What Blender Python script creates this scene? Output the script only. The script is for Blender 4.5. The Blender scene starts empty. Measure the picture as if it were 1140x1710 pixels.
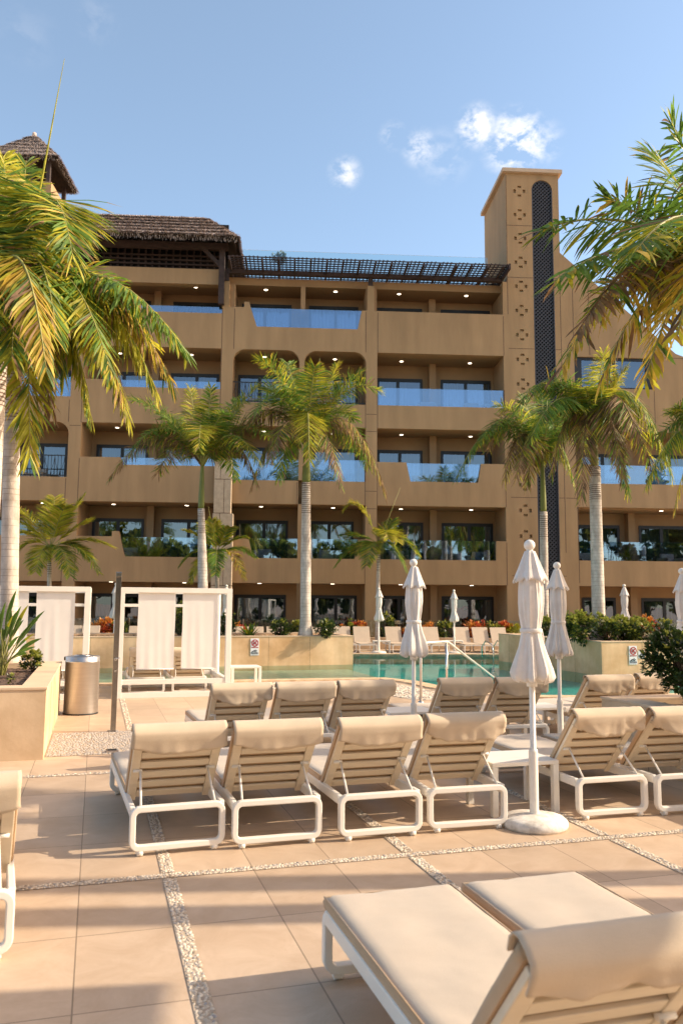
import bpy, bmesh, math, random
from mathutils import Vector, Matrix, noise
R = math.radians
rnd = random.Random(7)
sc = bpy.context.scene
col = sc.collection

# ------------------------------------------------------------------ survey of the place (metres)
F = 1350.0; CAMH = 1.76; TH = math.atan(153 / 1350.0); ROLL = 0.008
FY = R(3.4)            # the hotel front is turned 3.4 degrees
DA = R(16.7)           # the paving grid is turned 16.7 degrees

def dw(a, b, z=0.0):   # paving grid -> world
    return Vector((a * math.cos(DA) - b * math.sin(DA), a * math.sin(DA) + b * math.cos(DA), z))

def sight(px, py):
    x = (px - 570) / F; y = (855 - py) / F
    c, s = math.cos(ROLL), math.sin(ROLL)
    xr = x * c - y * s; yr = x * s + y * c
    return Vector((xr, math.cos(TH) - yr * math.sin(TH), math.sin(TH) + yr * math.cos(TH)))

def at(px, py, Y):     # survey point at depth Y
    d = sight(px, py); t = Y / d.y
    return Vector((d.x * t, Y, CAMH + d.z * t))

def on_z(px, py, z):
    d = sight(px, py); t = (z - CAMH) / d.z
    return Vector((d.x * t, d.y * t, z))

# ------------------------------------------------------------------ materials
def lin(c):
    return tuple(((v / 255.0) / 12.92 if v <= 10 else (((v / 255.0) + 0.055) / 1.055) ** 2.4) for v in c)

def mat(name, c, rough=0.6, var=0.12, scale=4.0, bump=0.0, bscale=40.0, metal=0.0, spec=0.4, stretch=(1, 1, 1), c2=None, trans=0.0, sheen=0.0, coat=0.0):
    m = bpy.data.materials.new(name); m.use_nodes = True
    nt = m.node_tree; n = nt.nodes; l = nt.links
    b = n['Principled BSDF']; out = n['Material Output']
    b.inputs['Roughness'].default_value = rough
    b.inputs['Metallic'].default_value = metal
    b.inputs['Specular IOR Level'].default_value = spec
    if sheen: b.inputs['Sheen Weight'].default_value = sheen
    if coat: b.inputs['Coat Weight'].default_value = coat
    tc = n.new('ShaderNodeTexCoord'); mp = n.new('ShaderNodeMapping'); mp.inputs['Scale'].default_value = stretch
    l.new(tc.outputs['Object'], mp.inputs['Vector'])
    nz = n.new('ShaderNodeTexNoise'); nz.inputs['Scale'].default_value = scale; nz.inputs['Detail'].default_value = 6
    nz.inputs['Roughness'].default_value = 0.62
    l.new(mp.outputs['Vector'], nz.inputs['Vector'])
    rp = n.new('ShaderNodeValToRGB')
    lo = tuple(max(0, v * (1 - var)) for v in c) + (1,); hi = tuple(min(1, v * (1 + var)) for v in (c2 or c)) + (1,)
    rp.color_ramp.elements[0].position = 0.32; rp.color_ramp.elements[0].color = lo
    rp.color_ramp.elements[1].position = 0.68; rp.color_ramp.elements[1].color = hi
    l.new(nz.outputs['Fac'], rp.inputs['Fac'])
    l.new(rp.outputs['Color'], b.inputs['Base Color'])
    if bump:
        n2 = n.new('ShaderNodeTexNoise'); n2.inputs['Scale'].default_value = bscale; n2.inputs['Detail'].default_value = 4
        l.new(mp.outputs['Vector'], n2.inputs['Vector'])
        bp = n.new('ShaderNodeBump'); bp.inputs['Strength'].default_value = bump; bp.inputs['Distance'].default_value = 0.01
        l.new(n2.outputs['Fac'], bp.inputs['Height']); l.new(bp.outputs['Normal'], b.inputs['Normal'])
    if trans:
        tr = n.new('ShaderNodeBsdfTranslucent'); mx = n.new('ShaderNodeMixShader'); mx.inputs[0].default_value = trans
        l.new(rp.outputs['Color'], tr.inputs['Color'])
        l.new(b.outputs[0], mx.inputs[1]); l.new(tr.outputs[0], mx.inputs[2]); l.new(mx.outputs[0], out.inputs['Surface'])
    return m

def glass(name, tint=(0.9, 0.95, 1.0), refl=(0.75, 0.85, 1.0), fac=0.3, rough=0.0, bump=0.0):
    m = bpy.data.materials.new(name); m.use_nodes = True
    nt = m.node_tree; n = nt.nodes; l = nt.links
    n.remove(n['Principled BSDF'])
    t = n.new('ShaderNodeBsdfTransparent'); t.inputs[0].default_value = tint + (1,)
    g = n.new('ShaderNodeBsdfGlossy'); g.inputs['Color'].default_value = refl + (1,); g.inputs['Roughness'].default_value = rough
    fr = n.new('ShaderNodeFresnel'); fr.inputs['IOR'].default_value = 1.5
    ad = n.new('ShaderNodeMath'); ad.operation = 'ADD'; ad.use_clamp = True; ad.inputs[1].default_value = fac
    l.new(fr.outputs[0], ad.inputs[0])
    mx = n.new('ShaderNodeMixShader'); l.new(ad.outputs[0], mx.inputs[0]); l.new(t.outputs[0], mx.inputs[1]); l.new(g.outputs[0], mx.inputs[2])
    l.new(mx.outputs[0], n['Material Output'].inputs['Surface'])
    if bump:
        tc = n.new('ShaderNodeTexCoord'); nz = n.new('ShaderNodeTexNoise'); nz.inputs['Scale'].default_value = 1.2; nz.inputs['Detail'].default_value = 2
        l.new(tc.outputs['Object'], nz.inputs['Vector'])
        bp = n.new('ShaderNodeBump'); bp.inputs['Strength'].default_value = bump; bp.inputs['Distance'].default_value = 0.02
        l.new(nz.outputs['Fac'], bp.inputs['Height']); l.new(bp.outputs[0], g.inputs['Normal'])
    return m

def emit(name, c, s):
    m = bpy.data.materials.new(name); m.use_nodes = True
    b = m.node_tree.nodes['Principled BSDF']
    b.inputs['Base Color'].default_value = c + (1,); b.inputs['Emission Color'].default_value = c + (1,); b.inputs['Emission Strength'].default_value = s
    return m

M = {}
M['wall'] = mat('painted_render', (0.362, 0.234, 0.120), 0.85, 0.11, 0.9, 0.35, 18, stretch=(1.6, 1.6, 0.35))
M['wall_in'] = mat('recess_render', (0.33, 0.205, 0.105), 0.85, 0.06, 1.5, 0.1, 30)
M['joint'] = mat('panel_joint', (0.13, 0.08, 0.05), 0.9)
M['stonecol'] = mat('sandstone_cladding', (0.46, 0.36, 0.25), 0.85, 0.14, 5, 0.4, 60)
M['coping'] = mat('cap_render', (0.50, 0.38, 0.27), 0.8, 0.06)
M['timber'] = mat('dark_timber', (0.042, 0.026, 0.022), 0.7, 0.35, 6, 0.3, 20, stretch=(0.4, 1, 1))
M['lattice'] = mat('black_lattice', (0.05, 0.05, 0.058), 0.5, 0.2, 10)
M['dark_backing'] = mat('painted_dark_backing', (0.012, 0.011, 0.011), 0.9)  # dark lattice panel; behind the timber screen, darkness put into the colour
M['frame'] = mat('dark_window_frame', (0.018, 0.017, 0.019), 0.4, 0.2)
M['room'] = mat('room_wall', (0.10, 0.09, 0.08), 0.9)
M['curtain'] = mat('grey_curtain', (0.24, 0.25, 0.235), 0.9, 0.1, 3, stretch=(6, 6, 0.4))
M['pane'] = glass('window_glass', (0.40, 0.48, 0.46), (0.70, 0.80, 0.93), 0.18, 0.0, 0.12)
M['rail_glass'] = glass('balustrade_glass', (0.72, 0.82, 0.92), (0.64, 0.79, 0.97), 0.20, 0.0, 0.08)
M['clear_glass'] = glass('fence_glass', (0.86, 0.93, 0.93), (0.8, 0.9, 1.0), 0.03)
M['iron'] = mat('black_iron', (0.02, 0.02, 0.022), 0.45)
M['lamp'] = emit('downlight', (1.0, 0.86, 0.66), 2.6)
M['thatch'] = mat('grey_thatch', (0.22, 0.175, 0.155), 0.95, 0.5, 14, 0.8, 60, c2=(0.50, 0.42, 0.38))
M['thatch_dark'] = mat('shaded_thatch_underside', (0.035, 0.024, 0.018), 0.95, 0.4, 9)  # shade under the eaves and edges painted as a darker thatch
M['white_metal'] = mat('white_powder_coat', (0.80, 0.765, 0.70), 0.38, 0.03, 3, 0.05, 200)
M['cream_board'] = mat('cream_slats', (0.72, 0.62, 0.47), 0.5, 0.05, 6, stretch=(0.5, 4, 4))
M['fabric'] = mat('sand_fabric', (0.47, 0.39, 0.305), 0.9, 0.05, 5, 0.25, 260, sheen=0.2)
M['fabric_side'] = mat('tan_fabric', (0.50, 0.34, 0.20), 0.9, 0.06, 5, 0.25, 260, sheen=0.2)
M['flap'] = mat('head_flap_fabric', (0.56, 0.45, 0.325), 0.9, 0.05, 5, 0.25, 260, sheen=0.15)
M['dark_chrome'] = mat('darkened_polished_steel', (0.36, 0.32, 0.28), 0.2, 0.2, 4, metal=1.0)  # dark surroundings the steel would mirror are put into its base colour
M['mesh_fabric'] = mat('taupe_sling', (0.52, 0.42, 0.32), 0.8, 0.05, 6, 0.2, 300)
M['canvas'] = mat('white_canvas', (0.83, 0.79, 0.75), 0.9, 0.07, 7, 0.5, 22, trans=0.18)
M['curtain_white'] = mat('white_screen_cloth', (0.84, 0.81, 0.77), 0.85, 0.02, 3, 0.1, 150, trans=0.2)
M['plate'] = mat('base_stone', (0.62, 0.56, 0.48), 0.75, 0.22, 9, 0.3, 40, c2=(0.74, 0.70, 0.64))
M['steel'] = mat('brushed_steel', (0.50, 0.49, 0.48), 0.36, 0.05, 3, 0.06, 60, metal=1.0, stretch=(1, 1, 14))
M['rail_steel'] = mat('satin_steel', (0.62, 0.59, 0.56), 0.42, 0.05, 3, metal=0.75)
M['chrome'] = mat('polished_steel', (0.66, 0.64, 0.62), 0.16, 0.03, 3, metal=1.0)
M['cladding'] = mat('limestone_cladding', (0.61, 0.43, 0.26), 0.85, 0.10, 1.3, 0.12, 25, spec=.15, c2=(0.68, 0.52, 0.35))
M['cladding_pool'] = mat('bounce_warmed_limestone_cladding', (0.74, 0.43, 0.205), 0.8, 0.16, 0.9, 0.12, 25, spec=.2, c2=(0.80, 0.56, 0.34))  # same limestone, warm bounce light put into the colour of the island walls
M['capstone'] = mat('limestone_cap', (0.62, 0.46, 0.31), 0.7, 0.08, 2.0, 0.1, 30)
M['soil'] = mat('bark_soil', (0.06, 0.034, 0.022), 1.0, 0.6, 18, 1.0, 40, c2=(0.13, 0.08, 0.055))
M['trunk'] = mat('palm_trunk', (0.46, 0.385, 0.32), 0.9, 0.16, 3.5, 0.5, 25, stretch=(1.6, 1.6, 0.8), c2=(0.64, 0.57, 0.50))
M['ring_pale'] = mat('faint_trunk_ring', (0.30, 0.235, 0.19), 0.95, 0.2, 8)
M['ring'] = mat('trunk_ring', (0.16, 0.105, 0.075), 0.95, 0.3, 8)
M['shaft'] = mat('green_crownshaft', (0.15, 0.165, 0.03), 0.45, 0.3, 3, stretch=(1, 1, 0.3))
M['leaf_g'] = mat('palm_leaf_green', (0.062, 0.135, 0.020), 0.52, 0.35, 2.5, c2=(0.145, 0.25, 0.035), trans=0.45, spec=0.35)
M['leaf_y'] = mat('palm_leaf_yellow', (0.29, 0.29, 0.02), 0.45, 0.3, 2.5, c2=(0.46, 0.43, 0.035), trans=0.5, spec=0.3)
M['leaf_d'] = mat('palm_leaf_dry', (0.11, 0.062, 0.032), 0.7, 0.35, 3, c2=(0.26, 0.155, 0.07), trans=0.25)
M['leaf_o'] = mat('palm_leaf_golden', (0.46, 0.29, 0.03), 0.6, 0.3, 3, c2=(0.52, 0.38, 0.06), trans=0.42)
M['rachis'] = mat('leaf_stem', (0.26, 0.25, 0.07), 0.5, 0.2, 4)
M['shrub'] = mat('shrub_leaf', (0.030, 0.058, 0.014), 0.35, 0.4, 6, c2=(0.055, 0.095, 0.02), trans=0.18, spec=0.6)
M['shrub_l'] = mat('shrub_new_and_sunlit_leaf', (0.18, 0.23, 0.035), 0.4, 0.3, 6, c2=(0.38, 0.38, 0.07), trans=0.3)  # new growth; on the hedge also sunlit tops put into the colour
M['red'] = mat('croton_red', (0.38, 0.05, 0.025), 0.45, 0.4, 10, trans=0.2, c2=(0.55, 0.12, 0.04))
M['orange'] = mat('croton_orange', (0.62, 0.20, 0.04), 0.45, 0.3, 10, trans=0.25, c2=(0.68, 0.36, 0.08))
M['wood'] = mat('stem_bark', (0.10, 0.065, 0.045), 0.9, 0.3, 10)
M['sign_white'] = mat('sign_white', (0.8, 0.8, 0.8), 0.5, 0.0)
M['sign_red'] = mat('sign_red', (0.42, 0.02, 0.025), 0.5, 0.0)
M['sign_dark'] = mat('sign_dark', (0.03, 0.03, 0.05), 0.5, 0.0)
M['rubber'] = mat('black_plastic', (0.02, 0.02, 0.02), 0.5)
M['pot'] = mat('grey_pot', (0.25, 0.24, 0.22), 0.7)

# ------------------------------------------------------------------ mesh builder
class MB:
    def __init__(s): s.v = []; s.f = []; s.m = []; s.sm = []
    def add(s, vs, fs, mi=0, smooth=False):
        k = len(s.v); s.v += [tuple(v) for v in vs]
        for f in fs: s.f.append([k + i for i in f]); s.m.append(mi); s.sm.append(smooth)
    def box(s, a, b, mi=0, X=None):
        x0, y0, z0 = a; x1, y1, z1 = b
        vs = [Vector(p) for p in ((x0, y0, z0), (x1, y0, z0), (x1, y1, z0), (x0, y1, z0), (x0, y0, z1), (x1, y0, z1), (x1, y1, z1), (x0, y1, z1))]
        if X is not None: vs = [X @ v for v in vs]
        s.add(vs, [(0, 3, 2, 1), (4, 5, 6, 7), (0, 1, 5, 4), (1, 2, 6, 5), (2, 3, 7, 6), (3, 0, 4, 7)], mi)
    def prism(s, poly, y0, y1, mi=0):          # polygon in (x, z), pushed along y
        n = len(poly)
        vs = [(p[0], y0, p[1]) for p in poly] + [(p[0], y1, p[1]) for p in poly]
        fs = [tuple(range(n)), tuple(range(2 * n - 1, n - 1, -1))] + [(i, n + i, n + (i + 1) % n, (i + 1) % n) for i in range(n)]
        s.add(vs, fs, mi)
    def slab(s, poly, z0, z1, mi=0):           # polygon in (x, y), pushed along z
        n = len(poly)
        vs = [(p[0], p[1], z0) for p in poly] + [(p[0], p[1], z1) for p in poly]
        fs = [tuple(range(n - 1, -1, -1)), tuple(range(n, 2 * n))] + [(i, (i + 1) % n, n + (i + 1) % n, n + i) for i in range(n)]
        s.add(vs, fs, mi)
    def tube(s, pts, r, n=8, mi=0, cap=True, closed=False, sq=False, smooth=True, h=None):
        pts = [Vector(p) for p in pts]; N = len(pts)
        rr = r if isinstance(r, (list, tuple)) else [r] * N
        k = len(s.v); prev = None
        for i, p in enumerate(pts):
            if closed: t = (pts[(i + 1) % N] - pts[i - 1])
            else: t = pts[min(i + 1, N - 1)] - pts[max(i - 1, 0)]
            t.normalize()
            if prev is None:
                up = Vector((0, 0, 1)) if abs(t.z) < 0.9 else Vector((0, 1, 0))
                if sq: up = Vector(sq)
                x = t.cross(up).normalized()
            else:
                x = prev - t * prev.dot(t)
                x = x.normalized() if x.length > 1e-6 else t.orthogonal().normalized()
            y = x.cross(t).normalized(); prev = x
            if sq:
                hw = rr[i]; hh = h if h else hw
                for (cx, cy) in ((-hw, -hh), (hw, -hh), (hw, hh), (-hw, hh)): s.v.append(tuple(p + x * cx + y * cy))
            else:
                for j in range(n):
                    a = 2 * math.pi * j / n; s.v.append(tuple(p + x * math.cos(a) * rr[i] + y * math.sin(a) * rr[i]))
        nn = 4 if sq else n
        for i in range(N if closed else N - 1):
            for j in range(nn):
                a = k + i * nn + j; b = k + i * nn + (j + 1) % nn
                c = k + ((i + 1) % N) * nn + (j + 1) % nn; d = k + ((i + 1) % N) * nn + j
                s.f.append([a, d, c, b]); s.m.append(mi); s.sm.append(smooth and not sq)
        if cap and not closed:
            s.f.append([k + j for j in range(nn)]); s.m.append(mi); s.sm.append(False)
            s.f.append([k + (N - 1) * nn + j for j in range(nn - 1, -1, -1)]); s.m.append(mi); s.sm.append(False)
    def lathe(s, prof, n=20, mi=0, c=(0, 0), fold=0, amp=0.0, smooth=True, phase=0.0):
        k = len(s.v)
        for (r, z) in prof:
            for j in range(n):
                a = 2 * math.pi * j / n
                q = r * (1 + amp * math.cos(fold * a + phase + z * 3)) if fold else r
                s.v.append((c[0] + q * math.cos(a), c[1] + q * math.sin(a), z))
        for i in range(len(prof) - 1):
            for j in range(n):
                s.f.append([k + i * n + j, k + i * n + (j + 1) % n, k + (i + 1) * n + (j + 1) % n, k + (i + 1) * n + j]); s.m.append(mi); s.sm.append(smooth)
    def build(s, name, mats, parent=None, loc=None, rz=None):
        me = bpy.data.meshes.new(name); me.from_pydata(s.v, [], s.f)
        if not isinstance(mats, (list, tuple)): mats = [mats]
        for m in mats: me.materials.append(m)
        me.polygons.foreach_set('material_index', s.m); me.polygons.foreach_set('use_smooth', s.sm)
        me.update(); o = bpy.data.objects.new(name, me); col.objects.link(o)
        if parent is not None: o.parent = parent
        if loc is not None: o.location = loc
        if rz is not None: o.rotation_euler = (0, 0, rz)
        return o

def bev(o, w=0.006, seg=2):
    m = o.modifiers.new('bevel', 'BEVEL'); m.width = w; m.segments = seg; m.limit_method = 'ANGLE'; m.angle_limit = R(40)
    return o

def empty(name, loc=(0, 0, 0), rz=0.0):
    o = bpy.data.objects.new(name, None); o.empty_display_size = 0.2; col.objects.link(o); o.location = loc; o.rotation_euler = (0, 0, rz); return o

def tag(o, label, cat, group=None, kind=None):
    if label: o['label'] = label
    if cat: o['category'] = cat
    if group: o['group'] = group
    if kind: o['kind'] = kind
    return o

def struct(o, kind='structure'): o['kind'] = kind; return o

def copy_tree(o, parent=None):
    c = o.copy(); col.objects.link(c); c.parent = parent
    if parent is not None: c.matrix_parent_inverse = o.matrix_parent_inverse.copy()
    for ch in list(o.children): copy_tree(ch, c)
    return c

def grid_wall(mb, u0, u1, z0, z1, holes, y=0.0, depth=0.12, mi=0, back=True, bmi=0):
    """a flat wall face with real rectangular recesses or openings"""
    us = sorted({u0, u1, *[h[0] for h in holes], *[h[1] for h in holes]})
    zs = sorted({z0, z1, *[h[2] for h in holes], *[h[3] for h in holes]})
    us = [u for u in us if u0 <= u <= u1]; zs = [z for z in zs if z0 <= z <= z1]
    def inh(u, z): return any(h[0] < u < h[1] and h[2] < z < h[3] for h in holes)
    for i in range(len(us) - 1):
        for j in range(len(zs) - 1):
            if not inh((us[i] + us[i + 1]) / 2, (zs[j] + zs[j + 1]) / 2):
                mb.add([(us[i], y, zs[j]), (us[i + 1], y, zs[j]), (us[i + 1], y, zs[j + 1]), (us[i], y, zs[j + 1])], [(0, 1, 2, 3)], mi)
    for h in holes:
        a, b, c, d = h
        vs = [(a, y, c), (b, y, c), (b, y, d), (a, y, d), (a, y + depth, c), (b, y + depth, c), (b, y + depth, d), (a, y + depth, d)]
        fs = [(0, 4, 5, 1), (1, 5, 6, 2), (2, 6, 7, 3), (3, 7, 4, 0)]
        mb.add(vs, fs, mi)
        if back: mb.add(vs[4:], [(0, 1, 2, 3)], bmi)

# rain streaks and patchy fading on the render
def weather(m, amt=0.16):
    nt = m.node_tree; n = nt.nodes; l = nt.links; b = n['Principled BSDF']; src = b.inputs['Base Color'].links[0].from_socket
    tc = n.new('ShaderNodeTexCoord'); mp = n.new('ShaderNodeMapping'); mp.inputs['Scale'].default_value = (2.4, 2.4, 0.16); l.new(tc.outputs['Object'], mp.inputs[0])
    a = n.new('ShaderNodeTexNoise'); a.inputs['Scale'].default_value = 1.0; a.inputs['Detail'].default_value = 5; l.new(mp.outputs[0], a.inputs['Vector'])
    c = n.new('ShaderNodeTexNoise'); c.inputs['Scale'].default_value = 0.32; c.inputs['Detail'].default_value = 4; l.new(tc.outputs['Object'], c.inputs['Vector'])
    k = n.new('ShaderNodeMath'); k.operation = 'MULTIPLY'; l.new(a.outputs['Fac'], k.inputs[0]); l.new(c.outputs['Fac'], k.inputs[1])
    r = n.new('ShaderNodeMapRange'); r.inputs['From Min'].default_value = 0.16; r.inputs['From Max'].default_value = 0.38; r.inputs['To Min'].default_value = 1.0 - amt; r.inputs['To Max'].default_value = 1.0 + amt * .4; l.new(k.outputs[0], r.inputs['Value'])
    mx = n.new('ShaderNodeMixRGB'); mx.blend_type = 'MULTIPLY'; mx.inputs[0].default_value = 1.0; l.new(src, mx.inputs[1]); l.new(r.outputs[0], mx.inputs[2]); l.new(mx.outputs[0], b.inputs['Base Color'])
weather(M['wall'], 0.10); weather(M['cladding'], 0.12); weather(M['cladding_pool'], 0.14); weather(M['canvas'], 0.08); weather(M['trunk'], 0.2)

# ------------------------------------------------------------------ sky, sun, camera
SUN_EL = R(31); SUN_PHI = R(3.7)      # low sun from the right, a little beyond the camera line
w = bpy.data.worlds.new('World'); sc.world = w; w.use_nodes = True
nt = w.node_tree; n = nt.nodes; l = nt.links
sdir = Vector((math.cos(SUN_EL) * math.cos(SUN_PHI), math.cos(SUN_EL) * math.sin(SUN_PHI), math.sin(SUN_EL)))
bg = n['Background']; bg.inputs['Strength'].default_value = 0.147
sky = n.new('ShaderNodeTexSky'); sky.sky_type = 'NISHITA'; sky.sun_disc = False
sky.sun_elevation = SUN_EL; sky.sun_rotation = R(90) - SUN_PHI; sky.altitude = 100
sky.air_density = 1.0; sky.dust_density = 0.9; sky.ozone_density = 1.6
tc = n.new('ShaderNodeTexCoord')
# small wisps of cloud: soft blobs in chosen directions, broken up by noise
nz = n.new('ShaderNodeTexNoise'); nz.inputs['Scale'].default_value = 34; nz.inputs['Detail'].default_value = 9; nz.inputs['Roughness'].default_value = 0.62; nz.inputs['Distortion'].default_value = 0.15
mpn = n.new('ShaderNodeMapping'); mpn.inputs['Scale'].default_value = (1.0, 1.0, 1.5); mpn.inputs['Rotation'].default_value = (0, R(-35), 0)
l.new(tc.outputs['Generated'], mpn.inputs['Vector']); l.new(mpn.outputs[0], nz.inputs['Vector'])
acc = None
for (px, py, rad, st) in ((862, 240, 0.046, 1.5), (848, 212, 0.024, 1.0), (796, 212, 0.03, 1.35), (700, 247, 0.026, 0.75), (656, 226, 0.02, 0.5), (576, 289, 0.024, 0.85), (740, 262, 0.04, 0.25), (905, 238, 0.03, 0.6), (160, 35, 0.03, 0.10), (45, 60, 0.04, 0.06)):
    d = sight(px, py).normalized()
    vm = n.new('ShaderNodeVectorMath'); vm.operation = 'DISTANCE'; vm.inputs[1].default_value = d
    l.new(tc.outputs['Generated'], vm.inputs[0])
    mr = n.new('ShaderNodeMapRange'); mr.interpolation_type = 'SMOOTHSTEP'
    mr.inputs['From Min'].default_value = 0.0; mr.inputs['From Max'].default_value = rad; mr.inputs['To Min'].default_value = st; mr.inputs['To Max'].default_value = 0
    l.new(vm.outputs['Value'], mr.inputs['Value'])
    if acc is None: acc = mr.outputs[0]
    else:
        mxm = n.new('ShaderNodeMath'); mxm.operation = 'MAXIMUM'; l.new(acc, mxm.inputs[0]); l.new(mr.outputs[0], mxm.inputs[1]); acc = mxm.outputs[0]
nr = n.new('ShaderNodeMapRange'); nr.inputs['From Min'].default_value = 0.44; nr.inputs['From Max'].default_value = 0.63; nr.clamp = True
l.new(nz.outputs['Fac'], nr.inputs['Value'])
mu = n.new('ShaderNodeMath'); mu.operation = 'MULTIPLY'; mu.use_clamp = True; l.new(acc, mu.inputs[0]); l.new(nr.outputs[0], mu.inputs[1])
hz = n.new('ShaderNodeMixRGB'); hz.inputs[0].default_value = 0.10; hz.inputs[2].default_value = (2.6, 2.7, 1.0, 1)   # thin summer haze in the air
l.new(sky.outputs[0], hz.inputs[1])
wv_ = n.new('ShaderNodeVectorMath'); wv_.operation = 'DOT_PRODUCT'; wv_.inputs[1].default_value = sdir   # added warm glow round the sun, kept out of view, warms the shade
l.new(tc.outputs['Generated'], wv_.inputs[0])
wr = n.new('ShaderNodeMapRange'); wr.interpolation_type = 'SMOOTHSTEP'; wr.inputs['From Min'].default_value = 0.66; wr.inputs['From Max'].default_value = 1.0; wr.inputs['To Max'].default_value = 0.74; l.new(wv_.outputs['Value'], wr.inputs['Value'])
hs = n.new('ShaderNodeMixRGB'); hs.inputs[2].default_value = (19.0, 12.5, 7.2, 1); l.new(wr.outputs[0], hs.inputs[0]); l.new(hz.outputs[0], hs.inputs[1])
mc = n.new('ShaderNodeMixRGB'); mc.inputs[2].default_value = (4.6, 4.45, 4.4, 1)
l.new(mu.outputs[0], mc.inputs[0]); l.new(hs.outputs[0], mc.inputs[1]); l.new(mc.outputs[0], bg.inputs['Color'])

sd = bpy.data.lights.new('sun', 'SUN'); sd.energy = 3.55; sd.angle = R(0.53); sd.color = (1.0, 0.84, 0.64)
so = bpy.data.objects.new('sun', sd); col.objects.link(so)
sdir = Vector((math.cos(SUN_EL) * math.cos(SUN_PHI), math.cos(SUN_EL) * math.sin(SUN_PHI), math.sin(SUN_EL)))
so.rotation_euler = sdir.to_track_quat('Z', 'Y').to_euler(); so.location = (30, 0, 30)

cd = bpy.data.cameras.new('camera'); cam = bpy.data.objects.new('camera', cd); col.objects.link(cam); sc.camera = cam
cd.sensor_fit = 'VERTICAL'; cd.sensor_height = 36; cd.sensor_width = 24; cd.lens = F / 1710 * 36
cd.clip_start = 0.05; cd.clip_end = 3000
cd.dof.use_dof = True; cd.dof.focus_distance = 9.5; cd.dof.aperture_fstop = 3.2
cam.matrix_world = Matrix.Translation((0, 0, CAMH)) @ Matrix.Rotation(R(90) + TH, 4, 'X') @ Matrix.Rotation(ROLL, 4, 'Z')
sc.view_settings.view_transform = 'Standard'; sc.view_settings.look = 'None'; sc.view_settings.exposure = 1.0; sc.view_settings.gamma = 1.0
sc.render.engine = 'CYCLES'
try: sc.cycles.max_bounces = 10; sc.cycles.transparent_max_bounces = 16
except Exception: pass

# ------------------------------------------------------------------ ground: one sheet in the paving grid, with the pool cut out
def wd(x, y): return (x * math.cos(DA) + y * math.sin(DA), -x * math.sin(DA) + y * math.cos(DA))
POOLW = [(-13, 17.0), (-9, 17.1), (-4.82, 17.75), (-2.41, 18.65), (0.2, 19.35), (1.05, 19.5), (1.75, 18.7), (2.2, 17.5), (2.9, 16.55), (3.63, 16.0), (5.05, 16.0), (9, 17.2), (15, 19.0), (18, 24), (18, 29.7), (5.74, 28.95), (0.46, 28.57), (-5, 28.0), (-13, 27.4)]
POOL = [wd(*p) for p in POOLW]

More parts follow.
